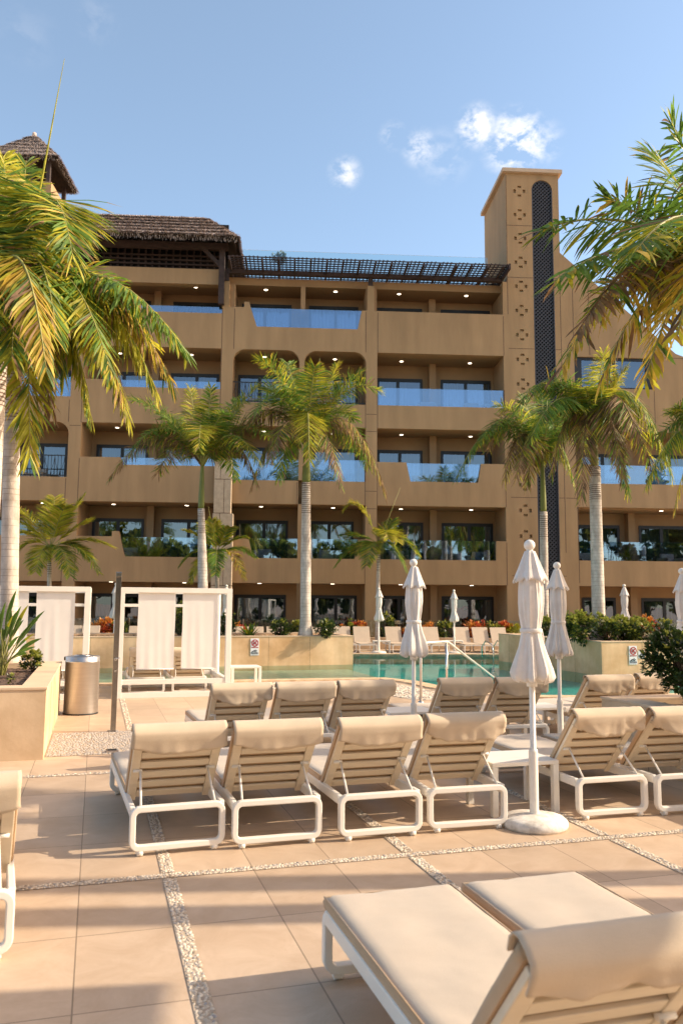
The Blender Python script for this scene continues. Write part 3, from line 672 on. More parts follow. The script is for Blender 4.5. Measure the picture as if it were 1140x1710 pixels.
p = MB(); p.add([(9.9, .5, 11.0), (14.0, .5, 11.0), (14.0, .5, 12.9), (9.9, .5, 12.9)], [(0, 1, 2, 3)]); p.build('blind', M['room'], fo)
# room shells behind the panes
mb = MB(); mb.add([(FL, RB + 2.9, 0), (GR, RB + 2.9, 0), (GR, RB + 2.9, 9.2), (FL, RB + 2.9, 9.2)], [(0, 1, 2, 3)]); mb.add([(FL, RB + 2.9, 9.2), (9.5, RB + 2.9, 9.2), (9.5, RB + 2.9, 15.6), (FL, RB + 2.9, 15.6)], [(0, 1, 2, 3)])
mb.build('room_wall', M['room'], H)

# glass balustrades
for c in glasses:
    g_ = MB(); y0, y1 = 0.10, 0.125
    ub0, ub1, ut0, ut1, zb, zt = c
    ua = max(ub0, FL)
    g_.prism([(ua + .004, zb - .05), (ub1 - .004, zb - .05), (ut1 - .004, zt), (max(ut0, FL) + .004, zt)], y0, y1)
    g_.build('glass_balustrade', M['rail_glass'], H)
# iron balcony railings in the arches
def railing(u0, u1, z0, z1, y=0.1):
    m_ = MB(); m_.box((u0, y - .02, z1 - .04), (u1, y + .02, z1)); m_.box((u0, y - .02, z0 + .06), (u1, y + .02, z0 + .1))
    nn = int((u1 - u0) / .135)
    for i in range(nn + 1):
        x = u0 + (u1 - u0) * i / nn
        m_.box((x - .009, y - .009, z0), (x + .009, y + .009, z1 - .04))
        if i % 3 == 1 and i < nn:
            m_.tube([(x - .13, y + .0, z0 + .3), (x - .03, y, z0 + .62), (x, y, z1 - .05)], .01, 4); m_.tube([(x + .13, y, z0 + .3), (x + .03, y, z0 + .62), (x, y, z1 - .05)], .01, 4)
    m_.build('iron_railing', M['iron'], H)
railing(-4.70, -1.86, L3 + 1.01, 11.19); railing(-14.6, -11.47, L2 + 1.0, 7.86); railing(-1.66, 1.02, L3 + 1.01, 11.19)

# recessed ceiling lights
lights = [(444, 484, 15.66), (560, 487, 15.66), (666, 491, 15.66), (778, 494, 15.66), (327, 479.5, 15.66),
          (320, 592.5, L4), (442, 596, L4), (559, 600, L4), (670, 603.5, L4), (784, 606.5, L4), (201, 590, L4),
          (196, 714, L3), (670, 726, L3), (785, 729, L3), (1016, 737, 9.33), (555, 724, L3), (440, 720, L3), (312, 717, L3),
          (72, 840, L2), (190, 842, L2), (312, 844, L2), (436, 846, L2), (556, 848, L2), (669, 850, L2), (786, 851.5, L2), (1108, 852, L2), (990, 853, L2),
          (184, 971.3, L1), (308, 973, L1), (433.5, 974, L1), (555, 975, L1), (669, 976, L1), (787, 977.5, L1)]
for px, py, z in lights:
    p = on_z(px, py, z) - Vector((0, 34, 0)); c, s = math.cos(FY), math.sin(FY)
    u = p.x * c + p.y * s; v = -p.x * s + p.y * c
    v = min(max(v, 0.45), 1.5)
    m_ = MB(); m_.lathe([(0.0, z - .014), (.075, z - .014), (.082, z - .009), (.082, z - .002)], 14, 0, (u, v))
    m_.build('ceiling_light', M['lamp'], H)

# tower lattice: diagonal slats in a frame
mb = MB(); x0, x1, z0, z1 = 8.45, 9.35, 0.0, 20.33
def clipbar(sx, c0, y, wd_=.022):
    # line u = c0 + sx*(z)  inside the strip
    za = (x0 - c0) / sx; zb = (x1 - c0) / sx
    if za > zb: za, zb = zb, za
    za = max(za, z0); 
    def lim(z):
        u = c0 + sx * z
        if z > 20.33: return (u - 8.9) ** 2 + (z - 20.33) ** 2 < 0.45 ** 2
        return True
    while zb > za and not lim(zb): zb -= 0.02
    if zb - za < .04: return
    a = Vector((c0 + sx * za, y, za)); b_ = Vector((c0 + sx * zb, y, zb)); t = (b_ - a).normalized(); nrm = Vector((-t.z, 0, t.x)) * wd_
    vs = [a - nrm, b_ - nrm, b_ + nrm, a + nrm]; vs += [v + Vector((0, .03, 0)) for v in vs]
    mb.add(vs, [(0, 1, 2, 3), (0, 4, 5, 1), (2, 6, 7, 3), (1, 5, 6, 2)])
k_ = -1.0
while k_ < 23:
    clipbar(1.0, 8.9 - k_, .05); clipbar(-1.0, 8.9 + k_, .09); k_ += 0.17
mb.box((8.43, .0, 0), (8.47, .16, 20.33)); mb.box((9.33, .0, 0), (9.37, .16, 20.33))
ring_ = [(8.9 + .45 * math.cos(a), .07, 20.33 + .45 * math.sin(a)) for a in [math.pi * i / 24 for i in range(25)]]
mb.tube(ring_, .03, 6, 0, True); mb.build('tower_lattice', M['lattice'], H)

# pergola over the top balconies
mb = MB()
def pbox(u0, u1, y0, y1, z0, z1): mb.box((u0, y0, z0), (u1, y1, z1))
pbox(-4.98, 7.02, -0.10, 0.12, 15.95, 16.14)                      # front beam
pbox(-4.9, 7.0, 0.78, 0.9, 16.0, 16.12)
y = -1.30
while y < 1.05: pbox(-4.92, 7.05, y, y + .06, 16.17, 16.205); y += .235
u = -4.9; i = 0
while u < 7.03:
    if i % 4 == 0: pbox(u, u + .075, -1.34, 1.08, 16.02 if i % 8 == 0 else 16.08, 16.168)
    else: pbox(u, u + .045, -1.30, 1.05, 16.207, 16.235)
    u += .171; i += 1
pbox(6.98, 7.06, -1.34, 1.08, 16.0, 16.24)
mb.build('pergola', M['timber'], H)
for nm, u0, u1, z0, z1, y0, y1 in (('timber_post', -5.38, -5.14, 14.5, 17.15, -.26, -.02), ('timber_post', 1.10, 1.30, 15.6, 15.95, 0, .2), ('timber_post', -5.14, -4.96, 15.62, 16.14, -.06, .14), ('timber_post', -11.6, -11.36, 14.5, 17.15, -.26, -.02)):
    m_ = MB(); m_.box((u0, y0, z0), (u1, y1, z1)); m_.build(nm, M['timber'], H)
for xa, xb in ((-5.3, -6.1), (-11.4, -10.6)): m_ = MB(); m_.tube([(xa, -.14, 16.2), (xb, -.14, 17.0)], .08, sq=(0, 1, 0)); m_.build('timber_brace', M['timber'], H)
m_ = MB(); m_.box((-13.0, -.28, 16.93), (-5.0, -.04, 17.2)); m_.build('timber_beam', M['timber'], H)
m_ = MB(); m_.box((-13.0, .9, 16.13), (-5.1, 1.0, 18.6), 1)
x = -12.9
while x < -5.2:
    m_.box((x, .5, 16.14), (x + .07, .62, 17.6)); x += .30
for z in (16.25, 16.45, 16.65, 16.85): m_.box((-12.9, .42, z), (-5.2, .5, z + .07))
m_.build('timber_screen', [M['timber'], M['dark_backing']], H)
# roof-terrace glass
m_ = MB(); m_.box((-4.6, 1.5, 16.0), (6.75, 1.52, 17.74)); m_.build('roof_glass', M['clear_glass'], H)

# thatched roofs: courses of reed strips laid on a sloping deck
def thatch(name, quads, strips, seed, lo=0.0):
    r = random.Random(seed); m_ = MB()
    for (a, b_, c, d) in quads:      # a,b = eave, c,d = ridge (c above b)
        a, b_, c, d = map(Vector, (a, b_, c, d))
        nn = (b_ - a).cross(d - a)
        nn = nn.normalized() if nn.length > 0 else Vector((0, 0, 1))
        if nn.z < 0: nn = -nn
        m_.add([a, b_, c, d, a - nn * .16, b_ - nn * .16, c - nn * .16, d - nn * .16], [(0, 1, 2, 3), (3, 2, 6, 7)], 0)
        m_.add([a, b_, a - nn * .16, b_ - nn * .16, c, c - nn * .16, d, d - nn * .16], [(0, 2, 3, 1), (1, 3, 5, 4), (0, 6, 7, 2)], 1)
        for _ in range(int((b_ - a).length * 130)):
            q0 = a.lerp(b_, r.random()) + nn * r.uniform(-.18, .05); al = (b_ - a).normalized(); w_ = r.uniform(.008, .016); dn = Vector((nn.x * .25, nn.y * .25, -1)) * r.uniform(.05, .15)
            m_.add([q0 - al * w_, q0 + al * w_, q0 + dn + al * w_ * .3, q0 + dn - al * w_ * .3], [(0, 1, 2, 3)], 0 if r.random() < .45 else 1)
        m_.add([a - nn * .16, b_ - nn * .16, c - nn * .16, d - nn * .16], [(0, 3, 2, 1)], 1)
        area = (b_ - a).length * ((d - a).length + (c - b_).length) / 2
        for _ in range(int(area * strips)):
            t = r.random() ** 1.0; crs = int(t * 6) / 6.0 + r.uniform(-.015, .02); s = r.random()
            if r.random() < .35: crs = t
            crs = max(-0.0, min(.90, crs))
            e0 = a.lerp(b_, s); e1 = d.lerp(c, s); p = e0.lerp(e1, crs); sl = (e1 - e0).normalized(); al = (b_ - a).normalized()
            L_ = r.uniform(.18, .4); w_ = r.uniform(.009, .02)
            q0 = p + sl * L_ * .7 + nn * .01; q1 = p - sl * L_ * .45 + nn * r.uniform(.05, .13) + al * r.uniform(-.07, .07) + Vector((0, 0, -.05 * r.random()))
            m_.add([q0 - al * w_, q0 + al * w_, q1 + al * w_ * .5, q1 - al * w_ * .5], [(0, 1, 2, 3)], 0)
    return m_.build(name, [M['thatch'], M['thatch_dark']], H)
EZ = 17.13; RZ = 19.95
thatch('thatched_roof', [((-14.5, -1.15, EZ), (-4.55, -1.15, EZ), (-6.45, 3.0, RZ), (-14.5, 3.0, RZ)),
                         ((-4.55, -1.15, EZ), (-4.55, 7.2, EZ), (-6.45, 3.0, RZ), (-6.45, 3.0, RZ)),
                         ((-14.5, 7.2, EZ), (-4.55, 7.2, EZ), (-6.45, 3.0, RZ), (-14.5, 3.0, RZ))], 300, 5)
ax_, ay_, az_ = -16.25, 8.0, 26.7; hw = 1.85; ez = 24.55
cs = [(ax_ - hw, ay_ - hw, ez), (ax_ + hw, ay_ - hw, ez), (ax_ + hw, ay_ + hw, ez), (ax_ - hw, ay_ + hw, ez)]
thatch('turret_roof', [(cs[i], cs[(i + 1) % 4], (ax_, ay_, az_), (ax_, ay_, az_)) for i in range(4)], 300, 9)
m_ = MB(); m_.lathe([(0.0, 26.62), (.14, 26.62), (.10, 26.84), (.0, 26.9)], 8, 0, (ax_, ay_)); m_.build('turret_finial', M['thatch'], H)
m_ = MB(); m_.box((ax_ - 1.5, ay_ - 1.5, 15.9), (ax_ + 1.5, ay_ + 1.5, 23.3))
for x in (-1.4, -.5, .4, 1.3): m_.box((ax_ + x - .1, ay_ - 1.5, 23.3), (ax_ + x + .1, ay_ - 1.3, 24.5), 1); m_.box((ax_ + x - .1, ay_ + 1.3, 23.3), (ax_ + x + .1, ay_ + 1.5, 24.5), 1)
m_.build('turret', [M['wall'], M['timber']], H)
m_ = MB(); m_.box((-19.2, 3.0, 15.9), (-11.0, 8.0, 17.6)); m_.box((-19.2, 1.2, 14.6), (-11.2, 8, 16.4)); m_.build('roof_block', M['wall'], H)

# ------------------------------------------------------------------ sun loungers
def rrect(w2, z0, z1, r, y, n=5):     # rounded rectangle in x,z
    pts = []
    for cx_, cz, a0 in ((w2 - r, z1 - r, 0), (-w2 + r, z1 - r, 90), (-w2 + r, z0 + r, 180), (w2 - r, z0 + r, 270)):
        for i in range(n + 1):
            a = R(a0 + 90 * i / n); pts.append((cx_ + r * math.cos(a), y, cz + r * math.sin(a)))
    return pts

def cushion(mb, P0, ex, ey, en, w, l, h, seed, nu=20, nv=44, mi=0, side=1, dent=.008, sag=0.0):
    """soft pad: origin P0 (middle of its near edge), ex across, ey along, en thickness direction"""
    r = random.Random(seed); k = len(mb.v); er = .035
    prof = [(0, 0.0), (0, .25), (.0, .55), (.012, .85), (.035, 1.0)]      # inset, height fraction
    ox = r.uniform(0, 50)
    def ht(u, v):
        d = noise.noise(Vector((u * 4 + ox, v * 3, ox))) * dent + noise.noise(Vector((u * 14 + v * 6, v * 7 + ox, 2))) * dent * .30 - max(0, .5 - abs(noise.noise(Vector((u * 3 + v * 4, v * 2 + ox, 5))) * 6)) * dent * .5
        return d + sag * math.sin(math.pi * min(max(v / l, 0), 1)) * 0
    us = [-w / 2 + w * i / nu for i in range(nu + 1)]; vs_ = [l * j / nv for j in range(nv + 1)]
    top = {}
    for i, u in enumerate(us):
        for j, v in enumerate(vs_):
            e = min(w / 2 - abs(u), v, l - v)
            z = h * (1 - .28 * math.exp(-e / .018)) + ht(u, v)
            uu = u * (1 - .012 * (1 if e == 0 else 0))
            top[i, j] = len(mb.v); mb.v.append(tuple(P0 + ex * uu + ey * v + en * z))
    bot = {}
    for i, u in enumerate(us):
        for j, v in enumerate(vs_):
            if i in (0, nu) or j in (0, nv): bot[i, j] = len(mb.v); mb.v.append(tuple(P0 + ex * u + ey * v))
    for i in range(nu):
        for j in range(nv):
            mb.f.append([top[i, j], top[i + 1, j], top[i + 1, j + 1], top[i, j + 1]]); mb.m.append(mi); mb.sm.append(True)
    mid = {}
    for (i, j) in bot:
        u, v = us[i], vs_[j]; mid[i, j] = len(mb.v)
        oo = ex * (.006 * (1 if i == nu else -1 if i == 0 else 0)) + ey * (.006 * (1 if j == nv else -1 if j == 0 else 0))
        mb.v.append(tuple(P0 + ex * u + ey * v + en * (h * .45) + oo))
    def side_(a, b_):
        for A, B in ((bot, mid), (mid, top)):
            mb.f.append([A[a], A[b_], B[b_], B[a]]); mb.m.append(side); mb.sm.append(True)
    for i in range(nu): side_((i, 0), (i + 1, 0)); side_((i + 1, nv), (i, nv))
    for j in range(nv): side_((0, j + 1), (0, j)); side_((nu, j), (nu, j + 1))
    c = [bot[0, 0], bot[nu, 0], bot[nu, nv], bot[0, nv]]
    mb.f.append(c[::-1]); mb.m.append(side); mb.sm.append(False)

def make_lounger(seed, top_z=.815, top_y=.04, fold=0.0, flap=True, flen=1.0):
    t = empty('sun_lounger')
    W2 = .335
    f = MB()
    for y in (0.02, 1.93):
        f.tube(rrect(W2 - .020, .052, .315, .050, y), .021, closed=True, sq=(0, 1, 0), h=.027)
    for s in (-1, 1):
        f.box((s * (W2 - .018) - .019, .045, .262), (s * (W2 - .018) + .019, 1.905, .330))
        for y in (.05, 1.85): f.box((s * (W2 - .075) - .03, y, .285), (s * (W2 - .075) + .02, y + .05, .312))
    for y in (.62, 1.0, 1.4, 1.75): f.box((-W2 + .04, y - .02, .27), (W2 - .04, y + .02, .295))
    bev(f.build('frame', M['white_metal'], t), .007, 2)
    sl = MB()
    for i in range(9):
        y = .64 + i * .142; sl.box((-W2 + .045, y, .300), (W2 - .045, y + .075, .318))
    sl.build('seat_slats', M['cream_board'], t)
    for s in (-1, 1):
        for y in (.02, 1.93):
            k_ = MB(); x = s * (W2 - .075)
            yy = y - .008 if y < 1 else y + .008; k_.tube([(x - .019, yy, .022), (x + .019, yy, .022)], .022, 12); k_.box((x - .026, y - .016, .016), (x + .026, y + .016, .048))
            k_.build('foot', M['white_metal'], t)
    # reclining back
    PY, PZ = .50, .300
    A0 = Vector((0, PY, PZ)); A1 = Vector((0, top_y, top_z)); e = (A1 - A0); bl = e.length; e.normalize()
    nrm = Vector((0, -e.z, e.y)); nrm = -nrm if nrm.y < 0 else nrm      # faces the sitter
    ex = Vector((1, 0, 0))
    def X(o): return Matrix(((1, 0, 0, o.x), (0, e.y, nrm.y, o.y), (0, e.z, nrm.z, o.z), (0, 0, 0, 1)))
    b = MB(); MX = X(A0)
    for s in (-1, 1): b.box((s * .285 - .032, -.03, -.018), (s * .285 + .032, bl, .012), 0, MX)
    nsl = 6; pitch = (bl - .02) / nsl
    for i in range(nsl): b.box((-.252, .005 + i * pitch, -.014), (.252, .005 + i * pitch + pitch * .60, .006), 0, MX)
    bev(b.build('backrest', M['cream_board'], t), .005, 2)
    for s in (-1, 1):
        st = MB(); q = A0 + e * (bl * .48) - nrm * .025
        st.tube([(s * .245, q.y, q.z), (s * .262, .035, .335)], .0085, 8)
        st.tube([(s * .235, q.y, q.z), (s * .30, q.y, q.z)], .012, 8)
        st.build('prop_strut', M['white_metal'], t)
    c = MB(); cushion(c, Vector((0, .56, .322)), ex, Vector((0, 1, 0)), Vector((0, 0, 1)), .655, 1.385, .068, seed, side=1)
    sc_o = c.build('seat_cushion', [M['fabric'], M['fabric_side']], t)
    c = MB(); cushion(c, A0 + nrm * .014 + e * .02, ex, e, nrm, .655, bl + .0, .062, seed + 3, nv=14, side=1)
    c.build('back_cushion', [M['fabric'], M['fabric_side']], t)
    if flap:
        r = random.Random(seed + 9); g_ = MB(); nu = 30; ph = r.uniform(0, 6); amp = r.uniform(.010, .026) * (1 + fold)
        prof = [(.068, -.05), (.083, -.01), (.080, .014), (.060, .030), (.02, .040), (-.018, .036), (-.036, .018), (-.042, -.02), (-.040, -.03), (-.039, -.045), (-.038, -.058), (-.037, -.070)]
        if fold < 0: pass
        prof = [(a_, b_ if i_ < 7 else -.02 + (b_ + .02) * flen) for i_, (a_, b_) in enumerate(prof)]
        for j, (dn, de) in enumerate(prof):
            for i in range(nu + 1):
                x = -.338 + .676 * i / nu; t_ = i / nu
                sagc = math.sin(math.pi * t_) ** .7
                k2 = max(0, j - 6) / 5.0
                wob = noise.noise(Vector((x * 5 + ph, de * 5, ph))) * amp * k2 * 1.6 + noise.noise(Vector((x * 16 + ph, de * 6 + x * 5, ph))) * amp * .55 * k2 - abs(noise.noise(Vector((x * 9 + de * 22, ph, de * 4)))) * .030 * fold * (.3 + k2) * math.exp(-abs(abs(x) - .24) * 6)
                dd_ = de - k2 * .058 * sagc * flen - k2 * .012 * noise.noise(Vector((x * 9, ph, 0)))
                edge = .014 * math.sin(math.pi * t_) * (1 if j in (3, 4, 5) else 0)
                vd = Vector((0, .26, -1.0)).normalized(); hangd = max(0, -de) if j >= 6 else 0
                p = A0 + e * (bl + .02 - edge * .6 + (dd_ if j < 6 else de + hangd)) + nrm * (dn + wob) + vd * (hangd - (dd_ - de if j >= 6 else 0)) + ex * x * (1 + .02 * noise.noise(Vector((de * 20, ph, 1))))
                g_.v.append(tuple(p))
        for j in range(len(prof) - 1):
            for i in range(nu):
                a = j * (nu + 1) + i; g_.f.append([a, a + 1, a + nu + 2, a + nu + 1]); g_.m.append(0); g_.sm.append(True)
        o = g_.build('head_flap', M['flap'], t); s_ = o.modifiers.new('thick', 'SOLIDIFY'); s_.thickness = .006; s_.offset = 0
    for (z_, y0_, y1_) in ((.374, .565, 1.94),):
        pi_ = MB(); q_ = .3275
        pi_.tube([(-q_, y0_, z_), (-q_, y1_, z_), (q_, y1_, z_), (q_, y0_, z_)], .0045, 6); pi_.build('piping', M['fabric_side'], sc_o)
    return t

lp = [make_lounger(21), make_lounger(57, .82, .05, .6), make_lounger(93, .815, .05, 1.4), make_lounger(131, .825, .045, .5, True, .45)]
used = set()
def put(k, a, b, rot, label, group, world=None):
    src = lp[k]
    if k in used: o = copy_tree(src)
    else: o = src; used.add(k)
    o.location = world if world is not None else dw(a, b); o.rotation_euler = (0, 0, (DA if world is None else 0) + R(rot))
    tag(o, label, 'sun lounger', group); return o
G1 = 'sun loungers in the front row facing the pool'
put(0, .62, 6.02, 3.0, 'leftmost sand-coloured lounger of the row of four in front of the pool, seen from behind', G1)
put(0, 1.335, 6.0, 1.0, 'second lounger from the left in the near row of four, beside the leftmost one', G1)
put(0, 2.13, 5.98, 1.2, 'third lounger from the left in the near row of four', G1)
put(1, 2.86, 6.0, -1.5, 'fourth lounger of the near row, just left of the table beside the tall parasol', G1)
put(2, 4.20, 6.03, -.6, 'cream lounger directly right of the big closed parasol, with wrinkled head flap', G1)
put(2, 4.93, 5.98, -1.2, 'near-row lounger at the right edge, in front of the stone planter with the dark bush', G1)
G2 = 'sun loungers in the second row by the pool edge'
put(2, 1.55, 8.83, 2.0, 'shaded lounger at the left end of the second row, in front of the white cabana', G2)
put(0, 2.26, 8.80, .5, 'middle lounger of the three shaded ones in the second row', G2)
put(1, 2.97, 8.80, -.5, 'right lounger of the three shaded ones, beside the small table of the thinner parasol', G2)
put(1, 4.22, 8.86, -1.5, 'second-row lounger just right of the middle parasol', G2)
put(2, 4.96, 8.86, -1.5, 'second-row lounger half hidden behind the tall parasol canopy', G2)
put(2, 6.22, 8.90, -1.0, 'second-row lounger right of the slender parasol, cut off by the stone planter', G2)
put(1, 7.02, 9.0, 4.0, 'lounger behind the dark bush, only its crumpled head flap showing', G2)
G3 = 'sun loungers in the foreground'
o = put(3, 1.42, 1.93, 0, 'large foreground lounger at the bottom of the picture with its flat seat towards the pool', G3)
o = put(3, 2.135, 1.93, 0, 'foreground lounger at the bottom right corner, behind the big one', G3)
put(0, -.66, 4.46, 6, 'lounger cut off by the left edge of the picture, beside the paving', G3)
G4 = 'loungers standing in the white cabanas'
for a, s in ((.98, 'left lounger with slatted back inside the cabana near the steel post'), (1.78, 'right lounger with slatted back inside the cabana near the steel post')): put(0, a, 16.05, 0, s, G4)
for a, s in ((-1.62, 'left lounger inside the cabana behind the round bin'), (-.80, 'right lounger inside the cabana behind the round bin')): put(0, a, 16.05, 0, s, G4)

# slimmer sling loungers on the far side of the pool, facing us
def make_sling():
    t = empty('sling_lounger'); f = MB()
    for y in (.0, 1.35): f.tube(rrect(.31, .02, .30, .05, y), .018, closed=True, sq=(0, 1, 0))
    for s in (-1, 1): f.box((s * .31 - .02, -.0, .27), (s * .31 + .02, 1.9, .31))
    f.build('frame', M['white_metal'], t)
    q = MB(); q.box((-.31, -.02, .313), (.31, 1.28, .345)); bev(q.build('seat', M['mesh_fabric'], t), .012)
    q = MB(); A0 = Vector((0, 1.28, .33)); e = Vector((0, .32, .60)).normalized()
    q.add([(x, A0.y + e.y * l_ + dy, A0.z + e.z * l_ + dz) for (l_, dy, dz) in ((0, 0, 0), (.66, 0, 0), (.66, .03, -.015), (0, .03, -.015)) for x in (-.31, .31)], [(0, 1, 3, 2), (2, 3, 5, 4), (4, 5, 7, 6), (6, 7, 1, 0), (0, 2, 4, 6), (1, 7, 5, 3)])
    bev(q.build('backrest', M['mesh_fabric'], t), .012)
    return t
sp_ = make_sling(); first = True
G5 = 'sling loungers across the pool'
slist = [(580, 30.2, 'by the right end of the left stone island'), (613, 30.2, 'left of the small far table under the thin trunk'), (667, 30.3, 'right of the small far table under the thin trunk'), (701, 30.3, 'behind the middle closed parasol'), (730, 30.3, 'directly above the pool handrail'), (783, 30.4, 'first of the three in front of the red flowers'), (815, 30.4, 'second of the three in front of the red flowers'), (846, 30.4, 'third of the three in front of the red flowers'),
 (397, 29.0, 'behind the left island, under the spiky agave'), (432, 29.0, 'behind the left island, between agave and round bush'), (466, 29.2, 'behind the round bush of the left island'), (540, 29.4, 'right of the thick palm trunk'),
 (152, 28.6, 'seen between the cabana and the steel post'), (120, 28.6, 'seen through the first cabana'), (232, 28.6, 'seen through the second cabana')]
for px, Y, s in slist:
    o = sp_ if first else copy_tree(sp_); first = False
    p = at(px, 1090, Y); o.location = (p.x, p.y - 0.9, 0); o.rotation_euler = (0, 0, R(8))
    tag(o, 'pale sling lounger across the pool, ' + s, 'sun lounger', G5)

# ------------------------------------------------------------------ side tables
def make_table():
    t = empty('side_table'); m_ = MB(); m_.box((-.315, -.26, .405), (.315, .26, .44)); bev(m_.build('table_top', M['white_metal'], t), .006)
    for x in (-.288, .288):
        for y in (-.233, .233):
            k_ = MB(); k_.box((x - .027, y - .027, 0), (x + .027, y + .027, .405)); bev(k_.build('leg', M['white_metal'], t), .004)
    return t
tb = make_table()
for i, (loc, rz, s) in enumerate(((dw(3.54, 6.56), DA, 'white square side table beside the base of the tallest closed parasol'), (dw(3.80, 9.75), DA, 'white side table behind the row of four, next to the middle parasol pole'), (dw(5.62, 9.75), DA, 'white side table beside the slender parasol in the second row'),
        (dw(3.05, 17.2), DA, 'white side table right of the second cabana at the water'), ((at(636, 1090, 30.0).x, 29.7, 0), 0, 'white table across the pool between two pale loungers'), ((at(178, 1090, 28.4).x, 28.2, 0), 0, 'white table across the pool seen between cabana and steel post'), ((at(758, 1090, 30.2).x, 30.3, 0), 0, 'white table across the pool under the thin closed parasol'))):
    o = tb if i == 0 else copy_tree(tb); o.location = loc; o.rotation_euler = (0, 0, rz); tag(o, s, 'table', 'white side tables')

# ------------------------------------------------------------------ closed parasols
def make_parasol(seed):
    t = empty('closed_parasol'); r = random.Random(seed)
    b = MB(); b.lathe([(0, 0), (.255, 0), (.265, .02), (.262, .05), (.235, .075), (.12, .095), (.05, .10), (0, .10)], 40); b.build('base', M['plate'], t)
    p = MB(); p.lathe([(.037, .09), (.037, .58), (.034, .60), (.024, .605), (.0235, 1.3), (.0235, 2.2)], 16); p.build('pole', M['white_metal'], t)
    p = MB(); p.lathe([(.024, 1.10), (.043, 1.10), (.046, 1.13), (.046, 1.22), (.03, 1.25)], 12); p.box((.03, -.015, 1.12), (.09, .015, 1.15)); p.build('runner', M['white_metal'], t)
    # furled cloth: pleated body, tie, flared skirt
    c = MB(); n = 112; k = len(c.v); ph = r.uniform(0, 6); lean = r.uniform(-.015, .015)
    prof = [(1.15, .120, .34), (1.16, .160, .40), (1.19, .172, .42), (1.25, .160, .40), (1.33, .138, .38), (1.42, .112, .34), (1.50, .092, .26), (1.555, .082, .16), (1.60, .088, .17), (1.68, .102, .26), (1.78, .108, .22), (1.88, .106, .18), (1.97, .100, .14), (2.04, .09, .1), (2.10, .07, .1), (2.20, .03, .05)]
    for (z, rad, am) in prof:
        for j in range(n):
            a = 2 * math.pi * j / n
            a_ = a + .25 * noise.noise(Vector((math.cos(a) + ph, math.sin(a), z * 1.6))); w_ = (1 - 2.1 * abs(math.sin(4 * a_ + ph + (z - 1.5) * .9)) ** 1.5) * .40 + (1 - 2 * abs(math.sin(6.5 * a_ + ph * 2 + z * 1.5))) * .34 + .7 * noise.noise(Vector((math.cos(a) * 6 + ph, math.sin(a) * 6, z * 2.0 + ph))) + .9 * noise.noise(Vector((math.cos(a) * 2.6 + ph, math.sin(a) * 2.6, z * 4.5)))
            q = rad * .94 * (1 + am * w_ * .55)
            zz = z + (.05 * noise.noise(Vector((math.cos(a) * 2.2 + ph, math.sin(a) * 2.2, 1))) + .03 * noise.noise(Vector((math.cos(a) * 6, math.sin(a) * 6, ph)))) * (1 if z < 1.2 else 0)
            c.v.append((q * math.cos(a) + lean * (z - 1.2), q * math.sin(a), zz))
    for i in range(len(prof) - 1):
        for j in range(n): c.f.append([k + i * n + j, k + i * n + (j + 1) % n, k + (i + 1) * n + (j + 1) % n, k + (i + 1) * n + j]); c.m.append(0); c.sm.append(True)
    o = c.build('canopy', M['canvas'], t)
    c = MB(); k = 0; prof = [(1.955, .128), (1.962, .136), (2.0, .118), (2.06, .094), (2.12, .072), (2.18, .050), (2.205, .040), (2.212, .02)]
    for (z, rad) in prof:
        for j in range(n):
            a = 2 * math.pi * j / n; q = rad * (1 + .10 * (1 - 2 * abs(math.sin(4 * a + ph))) + .05 * noise.noise(Vector((math.cos(a) * 3, math.sin(a) * 3, ph)))); c.v.append((q * math.cos(a) + lean * (z - 1.2), q * math.sin(a), z - ((.018 * (1 - 2 * abs(math.sin(4 * a + ph))) + .03 * noise.noise(Vector((math.cos(a) * 4 + ph, math.sin(a) * 4, 3)))) if z < 1.99 else 0)))
    for i in range(len(prof) - 1):
        for j in range(n): c.f.append([i * n + j, i * n + (j + 1) % n, (i + 1) * n + (j + 1) % n, (i + 1) * n + j]); c.m.append(0); c.sm.append(True)
    c.build('vent_flap', M['canvas'], t)
    c = MB(); c.lathe([(.086, 1.535), (.091, 1.54), (.091, 1.565), (.086, 1.57)], 24); c.tube([(.09, 0, 1.55), (.105, .01, 1.48), (.10, .02, 1.40)], .006, 5); c.build('tie_strap', M['canvas'], t)
    c = MB(); c.lathe([(.0, 2.195), (.028, 2.20), (.026, 2.215)] + [(.047 * math.sin(a), 2.256 - .047 * math.cos(a)) for a in [math.pi * i / 8 for i in range(1, 8)]] + [(.0, 2.303)], 18); c.build('finial', M['white_metal'], t)
    return t
pp = [make_parasol(3), make_parasol(8)]
G6 = 'closed white parasols'
def p_at(px, ytop, z=2.29): # depth from the height of the finial
    d = sight(px, ytop); t = (z - CAMH) / d.z; return (d.x * t, d.y * t, 0)
